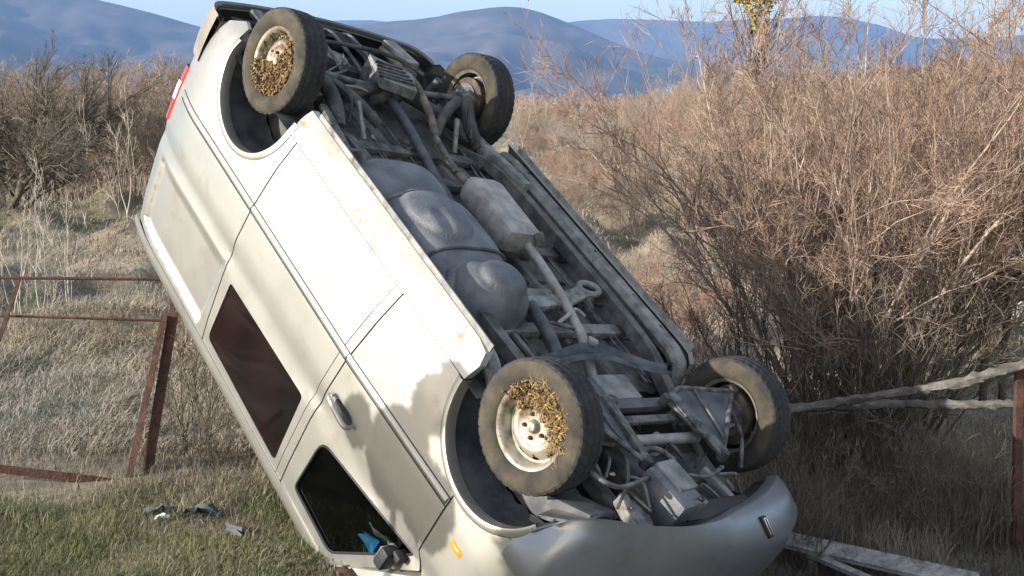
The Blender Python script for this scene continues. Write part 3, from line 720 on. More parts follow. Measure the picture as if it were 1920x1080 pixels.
def resample(poly, step):
    out = []
    for i in range(len(poly)):
        a = Vector(poly[i]); b = Vector(poly[(i+1) % len(poly)]); n = max(1, int(math.ceil((b-a).length/step)))
        for k in range(n): out.append(tuple(a.lerp(b, k/n)))
    return out
def arc(cx, cz, r, a0, a1, n): return [(cx+r*math.cos(math.radians(a)), cz+r*math.sin(math.radians(a))) for a in lin(a0, a1, n)]
def panel_mesh(outline, holes=(), loops=(), step=0.07, s=1, off=0.0, thick=0.025, surf=None, rec=True):
    """sheet-metal panel on the body side: outline and holes in (x, z), with folded edges"""
    surf = surf or (lambda x, z: side_y(x, z, off, rec))
    pts = []; edges = []
    def ring(poly):
        poly = resample(poly, step*0.7); n0 = len(pts); pts.extend(poly); k = len(poly)
        edges.extend([(n0+i, n0+(i+1) % k) for i in range(k)]); return poly
    rings = [ring(outline)]+[ring(h) for h in holes]
    for l in loops: ring(l)
    xs_ = [p[0] for p in rings[0]]; zs_ = [p[1] for p in rings[0]]
    x = min(xs_)
    while x < max(xs_):
        z = min(zs_)
        while z < max(zs_):
            q = (x+0.013, z+0.017)
            if pip_dist(q, rings[0]) > step*0.4 and all(pip_dist(q, h) < -step*0.4 for h in rings[1:]): pts.append(q)
            z += step
        x += step
    co, ed, fa, *_ = delaunay_2d_cdt([Vector(p) for p in pts], edges, [], 0, 1e-5)
    V = []; F = []
    for c in co: V.append((c.x, s*surf(c.x, c.y), c.y))
    for f in fa:
        cx = sum(co[i].x for i in f)/3; cz = sum(co[i].y for i in f)/3
        if pip_dist((cx, cz), rings[0]) < 0 or any(pip_dist((cx, cz), h) > 0 for h in rings[1:]): continue
        a, b, c = [Vector(V[i]) for i in f]
        if (b-a).cross(c-a).length < 1e-9: continue
        F.append(tuple(f) if (b-a).cross(c-a).y*s > 0 else tuple(f[::-1]))
    for rg in rings:
        n0 = len(V); k = len(rg)
        for (x, z) in rg:
            y = surf(x, z); V.append((x, s*y, z)); V.append((x, s*(y-thick), z))
        for i in range(k):
            a = n0+2*i; b = n0+2*((i+1) % k); F.append((a, b, b+1, a+1))
    return V, F
def panel(name, m, outline, parent=None, **kw):
    V, F = panel_mesh(outline, **kw)
    return mesh_obj(name, V, F, m, parent or VAN, True, 35)

AF = (-0.02, 0.345, 0.44); AR = (-3.135, 0.315, 0.445)          # wheel arch circles (x, z, radius)
g_ = 0.006
def seam_x(z): return float(np.interp(z, [0.2, 0.33, 0.7, 1.0, 1.5, 2.1], [-1.13, -1.145, -1.20, -1.245, -1.285, -1.31]))
def slide_x(z): return float(np.interp(z, [0.2, 0.35, 0.63, 1.17, 2.1], [-2.55, -2.56, -2.60, -2.645, -2.62]))
zz = [0.365, 0.55, 0.75, 0.95, 1.2, 1.5, 1.8, 2.07]
DOORWIN = rounded([(-1.11, 1.49), (-1.165, 1.965), (-0.66, 1.985), (-0.10, 1.33)], [0.10, 0.05, 0.07, 0.03])
REARWIN = rounded([(-2.525, 1.475), (-2.555, 1.995), (-1.435, 2.02), (-1.43, 1.44)], [0.03, 0.05, 0.05, 0.04])
RF = 0.492
for s in (1, -1):
    # front door
    a_end = math.degrees(math.asin((0.375-AF[1])/RF)); ang0 = 180-a_end
    flare = arc(AF[0], AF[1], RF, ang0, 98, 12)
    door = [(seam_x(z)+g_, z) for z in zz] + [(-1.30, 2.075), (-0.80, 2.08), (-0.64, 2.05), (-0.52, 1.93), (-0.02, 1.36), (-0.085, 1.27), (-0.085, 0.86)] + flare[::-1][0:] + []
    door = [(seam_x(z)+g_, z) for z in zz] + [(-0.80, 2.08), (-0.64, 2.05), (-0.52, 1.93), (-0.015, 1.36), (-0.088, 1.27), (-0.09, 0.86)] + flare[::-1] + [(-0.52, 0.365)]
    d = panel('door', M['paint'], door, holes=[DOORWIN], s=s)
    # handle and lock, sub-parts of the door
    hb = MB().tube([(-1.19, s*1.01, 1.185), (-1.17, s*1.045, 1.185), (-1.06, s*1.052, 1.195), (-0.955, s*1.045, 1.205), (-0.94, s*1.01, 1.205)], [0.014, 0.017, 0.018, 0.017, 0.014], 8); hb.build('handle', M['paint'], d)
    cp = MB(); cp.grid(lambda u, v: (-1.06+0.10*u*math.sqrt(max(0, 1-v*v*0.6)), s*(side_y(-1.06, 1.19)+0.003), 1.20+0.033*v), lin(-1, 1, 9), lin(-1, 1, 7)); cp.build('handle_recess', M['black'], d)
    # window: glass and rubber frame
    gl = panel('window', M['glass'], [(x, z) for x, z in DOORWIN], s=s, off=-0.014, thick=0.004)
    ring_ = MB()
    ring_.tube([Vector((x, s*(side_y(x, z)-0.003), z)) for x, z in resample(DOORWIN, 0.05)]+[Vector((DOORWIN[0][0], s*(side_y(*DOORWIN[0])-0.003), DOORWIN[0][1]))], 0.009, 6, sub=1); ring_.build('seal', M['seam'], gl)
    # B pillar strip
    bp_ = [(seam_x(z)-g_, z) for z in zz] + [(seam_x(z)-0.075, z) for z in zz[::-1]]
    panel('pillar', M['paint'], bp_, s=s, step=0.06)
    # middle side panel with window
    mid = [(slide_x(z)+g_, z) for z in zz] + [(seam_x(z)-0.075-g_, z) for z in zz[::-1]]
    panel('side_panel', M['paint'], mid, holes=[REARWIN], s=s)
    gw = panel('window', M['glass_dark'], REARWIN, s=s, off=-0.008, thick=0.004)
    # rear quarter panel with wheel arch
    fl = arc(AR[0], AR[1], RF, 14, 166, 22)
    q = [(slide_x(z)-g_, z) for z in zz[::-1]] + [(-2.60, 0.365), (-2.655, 0.365)] + fl + [(-3.625, 0.30), (-3.635, 0.20), (-3.72, 0.19), (-3.85, 0.27), (-3.93, 0.50), (-3.985, 0.66), (-4.04, 0.69), (-4.055, 1.2), (-4.03, 1.7), (-3.99, 2.07)]
    rec_in = rounded([(-3.83, 1.50), (-3.83, 1.96), (-2.77, 1.97), (-2.735, 1.49)], 0.04)
    rec_out = rounded([(-3.89, 1.44), (-3.89, 2.02), (-2.705, 2.03), (-2.665, 1.43)], 0.05)
    panel('quarter_panel', M['paint'], q, s=s, loops=[rec_in, rounded(REC, 0.045), rec_out], step=0.06)
    # sill
    sill = [(-0.47, 0.36), (-0.46, 0.26), (-0.50, 0.20)] + [(-0.60, 0.185), (-1.6, 0.185), (-2.3, 0.185)] + [(-2.68, 0.185), (-2.68, 0.26), (-2.665, 0.36)]
    so_ = panel('sill', M['sillpaint'], sill[::-1] if s > 0 else sill[::-1], s=s, thick=0.05, step=0.08)
    # wheel arch lips and liners
    for nm, (cx, cz, r), a0, a1, rear in (('front', AF, 6, 196, 0), ('rear', AR, 8, 194, 1)):
        a1 = 180-(a0-4) if not rear else 186
        a0_ = (24 if not rear else -3)
        n = 40; prof = [(0.0, 0.0), (0.004, 0.012), (0.022, 0.016), (0.046, 0.006)]
        mb = MB(); V = []; F = []
        for i in range(n+1):
            a = math.radians(a0_+(a1-a0_)*i/n)
            for dr, dy in [(0.0, -0.06)]+prof:
                rr = r+dr; x = cx+rr*math.cos(a); z = cz+rr*math.sin(a); V.append((x, s*(side_y(x, z)+dy), z))
        K = len(prof)+1
        for i in range(n):
            for k in range(K-1):
                f = (i*K+k, (i+1)*K+k, (i+1)*K+k+1, i*K+k+1); F.append(f if s < 0 else f[::-1])
        mb.add(V, F); mb.build('arch_lip', M['paint'], VAN)
        # liner: half drum with stepped ribs
        mb = MB(); V = []; F = []; n = 48
        prof = [(0.0, 0.05), (0.015, 0.052), (0.03, 0.10), (0.018, 0.16), (0.032, 0.22), (0.02, 0.30), (0.0, 0.36)]
        la, lb = (12, 188) if not rear else (-6, 190)
        for i in range(n+1):
            a = math.radians(la+(lb-la)*i/n); w = 0.008*math.sin(i*1.7)+0.006*math.sin(i*0.6+s)
            for dr, dy in prof:
                rr = r+0.012+dr+w; x = cx+rr*math.cos(a); z = cz+rr*math.sin(a); V.append((x, s*(side_y(min(x, 0.3), z)-dy), z))
        K = len(prof)
        for i in range(n):
            for k in range(K-1): F.append((i*K+k, (i+1)*K+k, (i+1)*K+k+1, i*K+k+1))
        mb.add(V, F); ln_ = mb.build('arch_liner', M['liner'], VAN)
        # inner closing wall of the arch (inner wing)
        mb = MB(); V = [Vector((cx, s*0.62, cz+0.1))]; F = []
        for i in range(n+1):
            a = math.radians(la+(lb-la)*i/n); V.append(Vector((cx+(r+0.01)*math.cos(a), s*0.63, cz+(r+0.01)*math.sin(a))))
        for i in range(n): F.append((0, i+1, i+2))
        mb.add(V, F); mb.build('inner_wing', M['darkmetal'] if rear else M['liner'], VAN)
    # front fender
    ff = arc(AF[0], AF[1], RF, 97, 46, 10)
    fend = [(-0.09+2*g_, 0.86)]+ff+[(0.36, 0.72), (0.50, 0.70), (0.56, 0.90), (0.50, 1.10), (0.30, 1.26), (0.02, 1.37), (-0.076, 1.27)]
    fd = panel('fender', M['paint'], fend, s=s, step=0.05)
    ind = MB(); ind.grid(lambda u, v: (0.115+0.055*u, s*(side_y(0.115+0.055*u, 1.02+0.022*v)+0.012*(1-u*u*u*u)*(1-v**4)+0.001), 1.02+0.022*v), lin(-1, 1, 9), lin(-1, 1, 7), flip=(s > 0)); ind.build('indicator', M['orange'], fd)
    # side moulding
    for xa, xb in ((-0.10, seam_x(0.93)-g_*0), (seam_x(0.93)-0.01, slide_x(0.93)+0.008), (slide_x(0.93)-0.004, -3.90)):
        mb = MB()
        mb.grid(lambda x, v: (x, s*(side_y(x, 0.93+v*0.026)+[0.0, 0.008, 0.010, 0.008, 0.0][int(round((v+1)*2))]), 0.93+v*0.026-0.045*max(0, (x+1.2)/1.3)), lin(xa, xb, 24), [-1, -0.5, 0, 0.5, 1], flip=(s > 0)); mb.build('moulding', M['paint'], VAN)
    for zl in (0.900, 0.960):
        mb = MB().tube([(x, s*(side_y(x, zl)+0.0005), zl-0.045*max(0, (x+1.2)/1.3)) for x in lin(-0.09, -3.92, 40)], 0.0032, 6, sub=1); mb.build('moulding_edge', M['seam'], VAN)
    # lower door crease line
    # tail light on the rear corner
    tl_ = MB(); tl_.grid(lambda u, v: (-4.045-0.05*math.sin(u*1.5), s*(side_y(-4.03, v)+0.012-0.075*(1-math.cos(u*1.5))), v), lin(-0.5, 1, 9), lin(0.78, 1.22, 10), flip=(s > 0)); tlo = tl_.build('tail_light', M['red'], VAN)
    t2 = MB(); t2.grid(lambda u, v: (-4.049-0.05*math.sin(u*1.5), s*(side_y(-4.03, v)+0.017-0.075*(1-math.cos(u*1.5))), v), lin(-0.3, 1, 9), lin(0.90, 1.05, 6), flip=(s > 0)); t2.build('reversing_lens', M['clear'], tlo)
    # door mirror
    if s > 0 or True:
        mr = MB().box((-0.20, s*1.035, 1.46), (0.08, 0.10, 0.13), None, 0.025); mo = mr.build('mirror', M['seam'], VAN)
        MB().box((-0.15, s*0.99, 1.40), (0.07, 0.10, 0.05), None, 0.015).build('mirror_arm', M['seam'], mo)
        MB().box((-0.241, s*1.035, 1.46), (0.006, 0.08, 0.10), None, 0.002).build('mirror_glass', M['chrome'], mo)
    # A pillar
    pa = [Vector((-0.66, s*0.90, 2.10)), Vector((-0.40, s*0.905, 1.85)), Vector((0.02, s*0.93, 1.42)), Vector((0.12, s*0.93, 1.33))]
    MB().tube(pa, [0.045, 0.05, 0.055, 0.05], 8).build('windscreen_pillar', M['paint'], VAN)

# roof with side rails
RY = [0.888, 0.884, 0.872, 0.85, 0.82, 0.70, 0.45, 0.0]; RZ = [2.085, 2.13, 2.165, 2.20, 2.228, 2.256, 2.278, 2.288]
yy_ = [-v for v in RY[:-1]]+RY[::-1]; zz_ = RZ[:-1]+RZ[::-1]
def roof_pt(x, k):
    t = 0.0
    if x > -1.2: t = ((x+1.2)/0.6)**2*0.10
    if x < -3.7: t = ((-3.7-x)/0.32)**2*0.03
    w = 1-0.03*t*10*0.3
    return (x, yy_[k]*(1-taper(x)*0.6), zz_[k]-t*(zz_[k]-2.0)/0.28*0.7)
mb = MB(); mb.grid(roof_pt, lin(-4.02, -0.60, 40), list(range(len(yy_)))); mb.build('roof', M['paint'], VAN)
for s in (1, -1):
    MB().tube([(x, s*(0.890-0.6*taper(x)), 2.083) for x in lin(-4.0, -0.66, 30)], 0.008, 6, sub=1).build('roof_drip_rail', M['paint'], VAN)
# rear door (tailgate), windscreen, bonnet
mb = MB(); mb.grid(lambda y, z: (-4.045-0.055*(1-y*y)+0.10*max(0, (z-1.5))**2, y*(side_y(-4.04, z, 0, False)-0.004), z), lin(-1, 1, 22), lin(0.62, 2.17, 14), flip=False); tg = mb.build('tailgate', M['paint'], VAN)
mb = MB(); mb.grid(lambda y, z: (-4.049-0.055*(1-y*y)+0.10*max(0, (z-1.5))**2, y*(side_y(-4.04, z, 0, False)-0.004), z), lin(-0.8, 0.8, 14), lin(1.35, 1.98, 6)); mb.build('rear_window', M['glass_dark'], tg)
mb = MB(); mb.grid(lambda y, t: (-0.63+0.80*t+0.10*(1-(y/0.9)**2)*(0.4+0.6*t), y*(1+0.04*t), 2.11-0.80*t+0.03*math.sin(math.pi*t)), lin(-0.86, 0.86, 14), lin(0, 1, 8)); mb.build('windscreen', M['glass'], VAN)
mb = MB(); mb.grid(lambda y, t: (0.17+0.55*t+0.10*(1-(y/0.9)**2), y*(1-0.10*t*t), 1.33-0.10*t-0.22*t**3), lin(-0.93, 0.93, 16), lin(0, 1, 8)); mb.build('bonnet', M['paint'], VAN)
mb = MB(); mb.grid(lambda y, z: (0.80+0.08*(1-(y/0.6)**2), y, z), lin(-0.5, 0.5, 10), lin(0.85, 1.02, 5)); gr = mb.build('grille', M['black'], VAN)
for z in (0.89, 0.94, 1.0): MB().tube([(0.812+0.08*(1-(y/0.6)**2), y, z) for y in lin(-0.49, 0.49, 10)], 0.009, 6, sub=1).build('grille_bar', M['bumper'], gr)
for s in (1, -1):
    mb = MB(); mb.grid(lambda u, v: (0.80-0.27*u*u, s*(0.52+0.36*u), 0.80+0.24*v+0.05*u*v), lin(0, 1, 8), lin(0, 1, 6)); mb.build('headlight', M['clear'], VAN)

# front bumper: wraps round the nose, lower lip turned under
LIP = [(0.40, 0.985), (0.52, 0.95), (0.63, 0.88), (0.73, 0.73), (0.79, 0.52), (0.825, 0.26), (0.84, 0.0)]
plan = [(x, y) for x, y in LIP]+[(x, -y) for x, y in LIP[-2::-1]]
NB = 60
lp = []
cum = [0]
for i in range(1, len(plan)): cum.append(cum[-1]+math.hypot(plan[i][0]-plan[i-1][0], plan[i][1]-plan[i-1][1]))
def cat_rom(P, t):
    n = len(P)-1; f = t*n; i = min(int(f), n-1); u = f-i
    p0 = P[max(i-1, 0)]; p1 = P[i]; p2 = P[i+1]; p3 = P[min(i+2, n)]
    return tuple(0.5*(2*p1[k]+(p2[k]-p0[k])*u+(2*p0[k]-5*p1[k]+4*p2[k]-p3[k])*u*u+(3*p1[k]-p0[k]-3*p2[k]+p3[k])*u**3) for k in range(2))
LIP3 = [(0.40, 0.985, 0.56), (0.52, 0.95, 0.35), (0.63, 0.88, 0.235), (0.715, 0.71, 0.20), (0.755, 0.50, 0.195), (0.765, 0.28, 0.20), (0.735, 0.06, 0.21), (0.685, -0.15, 0.22), (0.63, -0.38, 0.235), (0.565, -0.58, 0.25), (0.50, -0.74, 0.27), (0.445, -0.86, 0.30), (0.42, -0.94, 0.34)]
def cat3(P, t):
    a = cat_rom([(p[0], p[1]) for p in P], t); b = cat_rom([(p[2], p[2]) for p in P], t); return Vector((a[0], a[1], b[0]))
def bump_pt(t, v):
    """t along the nose from the left to the right wheel arch, v: 0 turned-under lip .. 9 top"""
    lp_ = cat3(LIP3, t); x, y = cat_rom(plan, t)
    ends = min(1, min(t, 1-t)/0.10)
    out = [0, 0, 0, 0.0, 0.035, 0.065, 0.085, 0.085, 0.06, -0.02][v]*ends
    ca = math.atan2(y, max(0.05, x-0.1)); o_ = Vector((x+out*math.cos(ca*0.95), y+out*math.sin(ca*0.95), 0))
    zl = lp_.z; o_.z = zl+(0.84-zl)*[0, 0, 0, 0.05, 0.14, 0.30, 0.46, 0.66, 0.90, 1.0][v]
    if ends < 1:
        z = o_.z; xa = AF[0]+math.sqrt(max(0, AF[2]**2-(z-AF[1])**2)) if z-AF[1] < AF[2] else AF[0]
        e_ = ends*ends*(3-2*ends)
        o_.x = o_.x*e_+(1-e_)*(max(xa, 0.10)+0.005); o_.y = o_.y*e_+(1-e_)*(side_y(0.3, z)-0.03)*(1 if y > 0 else -1)
    if v == 0: return tuple(lp_+Vector((-0.03, -0.02*lp_.y, 0.035)))
    if v == 1: return tuple(lp_)
    if v == 2: q_ = lp_.lerp(o_, 0.12); q_.z -= 0.012*ends; return tuple(q_)
    if v == 3: q_ = lp_.lerp(o_, 0.6); q_.z -= 0.006*ends; return tuple(q_)
    return tuple(o_)
mb = MB(); mb.grid(bump_pt, lin(0, 1, NB), list(range(10)), flip=False); fb = mb.build('front_bumper', M['bumper'], VAN, True, 60)
mb = MB(); mb.grid(lambda t, v: (cat3(LIP3, t).x-0.015-0.07*v*math.sin(math.pi*t), cat3(LIP3, t).y*(0.975-0.08*v), cat3(LIP3, t).z+0.03+0.05*v), lin(0.12, 0.93, 40), lin(0, 1, 5)); mb.build('dark_bay_plate', M['black'], fb)  # black plate in place of the dark open bay behind the lip
# slot with white bars at the right bumper corner
def bump_frame(t, vf):
    v0 = int(vf); a = Vector(bump_pt(t, v0)); b = Vector(bump_pt(t, v0+1)); p = a.lerp(b, vf-v0)
    e1 = (Vector(bump_pt(t+0.01, v0))-Vector(bump_pt(t-0.01, v0))).normalized(); e2 = (b-a).normalized(); n = e1.cross(e2).normalized()
    if n.x*1+n.y*math.copysign(1, p.y) < 0: n = -n
    return p, e1, e2, n
p, e1, e2, n_ = bump_frame(0.615, 3.45)
if n_.z > 0: n_ = -n_
RotB = Matrix((e1, e2, n_)).transposed()
vb = MB().box(p+n_*0.004, (0.058, 0.140, 0.022), RotB, 0.008).build('bumper_slot', M['black'], fb)
for k in (-1, 1): MB().box(p+n_*0.016+e1*0.013*k, (0.009, 0.108, 0.010), RotB, 0.003).build('slot_bar', M['chrome'], vb)
MB().box(p+n_*0.016-e2*0.052, (0.034, 0.010, 0.010), RotB, 0.003).build('slot_bar', M['chrome'], vb)
# rear bumper: grey plastic
def rb_pt(t, v):
    y = -0.97+1.94*t; e_ = min(1, min(t, 1-t)/0.07)
    x = -4.13-0.13*(1-(y/0.97)**2)
    if e_ < 1: x = x+(1-e_)**1.6*0.21; y = math.copysign(0.972-0.138*e_*e_, y)
    z = [0.325, 0.295, 0.28, 0.30, 0.42, 0.56, 0.655, 0.67][v]; o = [0.05, 0.035, 0.02, 0.0, -0.035, -0.03, 0.0, 0.06][v]
    yy = y*(1-0.03*(1 if v in (0, 7) else 0)); 
    return (x+o*(0.3+0.7*e_), yy, z)
mb = MB(); mb.grid(rb_pt, [i/70 for i in range(71)], list(range(8)), flip=True); rbo = mb.build('rear_bumper', M['grey_plastic'], VAN, True, 60)
mb = MB(); mb.grid(lambda t, v: (rb_pt(t, v)[0]+0.022, rb_pt(t, v)[1]*0.965, rb_pt(t, v)[2]+0.006), [i/70 for i in range(71)], list(range(1, 7)), flip=True); mb.build('bumper_dark_layer', M['black'], rbo, True, 60)  # black inner layer, added so the open shell looks dark inside

# ------------------------------------------------------------------ cabin
mb = MB(); mb.grid(lambda x, k: (x, yy_[k]*0.955, zz_[k]-0.03), lin(-3.95, -0.72, 20), list(range(len(yy_)))); mb.build('headlining', M['lining'], VAN)
mb = MB(); mb.box((-1.36, 0, 1.22), (0.03, 1.72, 1.66)); mb.build('bulkhead', M['interior'], VAN, False)
mb = MB(); mb.box((0.0, 0, 1.12), (0.45, 1.78, 0.36), None, 0.06); mb.build('dashboard', M['interior'], VAN)
for s in (1, -1):
    st = MB().box((-0.93, s*0.48, 0.75), (0.5, 0.52, 0.2), None, 0.06).box((-1.18, s*0.48, 1.12), (0.16, 0.5, 0.75), Matrix.Rotation(-0.15, 3, 'Y'), 0.06).box((-1.27, s*0.48, 1.62), (0.11, 0.28, 0.2), None, 0.05); st.build('seat', M['interior'], VAN)
sw = MB(); ring_pts = [Vector((-0.42, 0.47, 1.26))+Matrix.Rotation(-0.55, 3, 'Y') @ Vector((0, 0.19*math.cos(a), 0.19*math.sin(a))) for a in lin(0, 2*math.pi, 33)]
sw.tube(ring_pts, 0.015, 8, sub=1); swo = sw.build('steering_wheel', M['black'], VAN)
MB().tube([(-0.42, 0.47, 1.26), (-0.1, 0.47, 1.08)], 0.035, 8).build('steering_column', M['black'], swo)

# ------------------------------------------------------------------ underbody
def lump(name, m, x0, x1, y0, y1, fn, n=40, parent=None):
    mb = MB(); mb.grid(lambda x, y: (x, y, fn(x, y)), lin(x0, x1, n), lin(y0, y1, n), flip=True); return mb.build(name, m, parent or VAN, True, 60)
# floor pan with pressed ribs
def floor_z(x, y):
    z = 0.385+0.012*math.sin(y*34)*(1 if abs(y) < 0.8 else 0)
    if abs(y+0.05) < 0.16: z += 0.07*(1-(abs(y+0.05)/0.16)**4)
    return z
mb = MB(); mb.grid(lambda x, y: (x, y, floor_z(x, y)), lin(-4.05, -0.35, 60), lin(-0.95, 0.95, 90), flip=True); mb.build('floor_pan', M['floor'], VAN)
mb = MB(); mb.box((0.15, 0, 0.80), (1.0, 1.2, 0.02)); mb.build('engine_bay_back', M['interior'], VAN, False)
for i, x in enumerate((-0.86, -1.18, -1.62, -2.30, -2.62)):
    MB().box((x, 0.0, 0.355), (0.09, 1.72, 0.05), None, 0.012).build('cross_member', M['rail'] if i < 2 else M['floor'], VAN)
for s in (1, -1):
    # longitudinal rails inside the sills
    MB().tube([(0.45, s*0.50, 0.42), (0.15, s*0.50, 0.42), (-0.35, s*0.56, 0.31), (-0.7, s*0.62, 0.27), (-1.6, s*0.64, 0.27), (-2.4, s*0.62, 0.28), (-2.75, s*0.56, 0.36), (-3.3, s*0.52, 0.50), (-4.0, s*0.52, 0.44)], 0.052, 4).build('chassis_rail', M['floor'], VAN)
    MB().tube([(-2.80, s*0.80, 0.40), (-2.66, s*0.81, 0.31), (-2.5, s*0.82, 0.265), (-1.6, s*0.83, 0.26), (-0.70, s*0.83, 0.26), (-0.52, s*0.82, 0.275), (-0.44, s*0.80, 0.33), (-0.40, s*0.78, 0.42)], [0.03, 0.045, 0.058, 0.06, 0.06, 0.058, 0.045, 0.03], 8).build('sill_box', M['rail'], VAN)
    MB().bar((-2.60, s*0.872, 0.175), (-0.50, s*0.872, 0.175), 0.010, 0.05).build('sill_flange', M['rail'], VAN)
    for x in (-0.75, -1.05, -1.5, -1.95, -2.35):
        MB().lathe([(0.0, 0.0), (0.02, 0.0), (0.02, 0.004)], 12, Matrix.Translation((x, s*0.83, 0.2035)) @ Matrix.Rotation(math.pi/2, 4, 'X')).build('rail_hole_disc', M['black'], VAN)  # black disc standing for the dark of a rail hole
# extra right rail, in the pale rail grey
MB().bar((-3.02, -0.60, 0.27), (-2.20, -0.70, 0.235), 0.07, 0.08, bev=0.015).build('chassis_rail', M['rail'], VAN)
MB().bar((-2.86, 0.68, 0.24), (-2.34, 0.76, 0.24), 0.055, 0.03, bev=0.008).build('trailing_link', M['midmetal'], VAN)
MB().tube([(-2.34, 0.76, 0.24), (-2.24, 0.75, 0.20), (-2.18, 0.77, 0.26)], 0.035, 8).build('link_bush', M['midmetal'], VAN)

# fuel tank: three humps
def hump(x, y, cx, cy, ax, ay, h, p=3.0):
    d = abs((x-cx)/ax)**p+abs((y-cy)/ay)**p
    return h*(1-d)**0.30 if d < 1 else 0
def tank_z(x, y):
    b = max(hump(x, y, -2.04, 0.50, 0.24, 0.33, 0.25, 3.4), hump(x, y, -1.53, 0.51, 0.40, 0.355, 0.29, 3.6), hump(x, y, -1.05, 0.47, 0.22, 0.255, 0.29, 3.0), hump(x, y, -1.60, 0.50, 0.66, 0.28, 0.20, 5.0))
    h = b+0.05*hump(x, y, -1.60, 0.58, 0.26, 0.20, 1.0, 2.0)+0.05*hump(x, y, -1.02, 0.45, 0.14, 0.16, 1.0, 2.0)
    if h > 0.02: h += 0.010*math.exp(-((x+1.45)/0.13)**4)*math.sin(y*46)*sstep(0.28, 0.33, h)-0.02*math.exp(-((x+1.80)/0.015)**2)
    return 0.39-h
lump('fuel_tank', M['tank'], -2.34, -0.79, 0.12, 0.89, tank_z, 110)
for xs_ in (-1.285, -1.80):
    MB().tube([(xs_, y, tank_z(xs_, y)-0.006) for y in lin(0.17, 0.84, 30)], 0.011, 6, sub=1).build('tank_strap', M['darkmetal'], VAN)
mb = MB()
mb.tube([(-1.17+0.02*k, 0.69+0.012*k, 0.20+0.012*k) for k in range(10)], [0.032+0.006*(k % 2) for k in range(19)], 10, sub=2); mb.build('filler_hose', M['tank'], VAN)
# exhaust
mb = MB(); mb.box((-1.78, -0.115, 0.195), (0.60, 0.29, 0.175), Matrix.Rotation(0.05, 3, 'Z'), 0.055); muf = mb.build('muffler', M['muffler'], VAN)
MB().bar((-1.49, -0.18, 0.10), (-1.43, -0.22, 0.16), 0.05, 0.05, bev=0.01).build('hanger', M['midmetal'], muf)
MB().tube([(-1.50, -0.15, 0.20), (-1.3, -0.16, 0.22), (-1.08, -0.15, 0.24), (-0.85, -0.10, 0.25), (-0.66, -0.05, 0.26), (-0.40, 0.02, 0.34), (-0.15, 0.05, 0.45)], 0.032, 12).build('exhaust_pipe', M['muffler'], VAN)
MB().tube([(-2.06, -0.10, 0.21), (-2.25, -0.09, 0.23), (-2.6, -0.15, 0.25), (-2.85, -0.20, 0.18), (-3.15, -0.25, 0.14), (-3.45, -0.40, 0.22), (-4.05, -0.55, 0.33)], 0.028, 10).build('exhaust_pipe', M['rustpipe'], VAN)
# propeller shaft and cables
MB().tube([(-0.35, 0.10, 0.36), (-1.2, 0.08, 0.38), (-2.1, 0.04, 0.33), (-2.75, -0.02, 0.27), (-3.2, -0.05, 0.25)], 0.036, 12, sub=3).build('propeller_shaft', M['bluemetal'], VAN)
MB().tube([(-2.7, -0.13, 0.20), (-2.25, -0.06, 0.22)], 0.02, 8).build('shaft_tube', M['midmetal'], VAN)
MB().tube([(-0.95, 0.20, 0.24), (-0.72, 0.22, 0.25), (-0.5, 0.24, 0.30)], 0.04, 12).build('propeller_shaft_front', M['bluemetal'], VAN)
# gearbox cross bridge with the oval eye
mb = MB(); mb.bar((-0.98, 0.26, 0.265), (-1.02, -0.20, 0.265), 0.10, 0.05, bev=0.012); mb.bar((-1.02, -0.16, 0.255), (-1.10, -0.40, 0.235), 0.10, 0.03, bev=0.008); br_ = mb.build('gearbox_bridge', M['rail'], VAN)
ey = MB(); ey.tube([(-1.115+0.055*math.cos(a), -0.445+0.085*math.sin(a), 0.225) for a in lin(0, 2*math.pi, 29)], 0.020, 8, sub=1); ey.build('bridge_eye', M['rail'], br_)
MB().lathe([(0.0, 0.0), (0.05, 0.0)], 20, Matrix.Translation((-1.115, -0.445, 0.245)) @ Matrix.Rotation(math.pi/2, 4, 'X') @ Matrix.Diagonal((0.9, 1, 1.5, 1))).build('eye_hollow', M['seam'], br_)
MB().tube([(-0.83, 0.03, 0.27), (-0.86, -0.05, 0.235), (-0.92, -0.17, 0.235), (-0.90, -0.26, 0.27)], 0.013, 8).build('exhaust_bracket', M['muffler'], VAN)
MB().tube([(-0.76, -0.10, 0.26), (-0.80, 0.08, 0.25), (-0.88, 0.12, 0.30)], 0.012, 8).build('exhaust_bracket', M['midmetal'], VAN)
# brake lines and cables along the floor
for k, (yo, r) in enumerate(((0.30, 0.006), (0.325, 0.006), (-0.50, 0.008), (-0.53, 0.006), (0.08, 0.007))):
    rp = random.Random(k); MB().tube([(x, yo+0.02*rp.uniform(-1, 1), 0.35+0.01*rp.uniform(-1, 1)) for x in lin(-3.1, -0.4, 9)], r, 6).build('brake_line', M['midmetal'], VAN)
for k in range(5):
    y = 0.36+0.09*k
    MB().bar((-0.84, y, 0.352), (-0.48, y-0.02, 0.352), 0.035, 0.03, bev=0.01).build('floor_rib', M['rail'], VAN)
# curved front cross member (dark, dished)
cmp_ = [(-0.46, 0.60), (-0.51, 0.40), (-0.585, 0.15), (-0.60, -0.05), (-0.52, -0.22), (-0.44, -0.38), (-0.40, -0.52)]
mb = MB(); mb.grid(lambda t, v: (cat_rom(cmp_, t)[0]+0.115*v*(1-0.25*math.cos(t*6.28)), cat_rom(cmp_, t)[1], 0.19+[0.03, 0.0, 0.012, 0.035, 0.03, 0.0, 0.02][int(round(v*6))]), lin(0, 1, 40), lin(0, 1, 7), flip=True); mb.build('front_cross_member', M['bluemetal'], VAN)
mb = MB(); mb.bar((-0.60, 0.02, 0.185), (-0.56, -0.03, 0.185), 0.05, 0.03, bev=0.008); mb.build('mount_block', M['rail'], VAN)
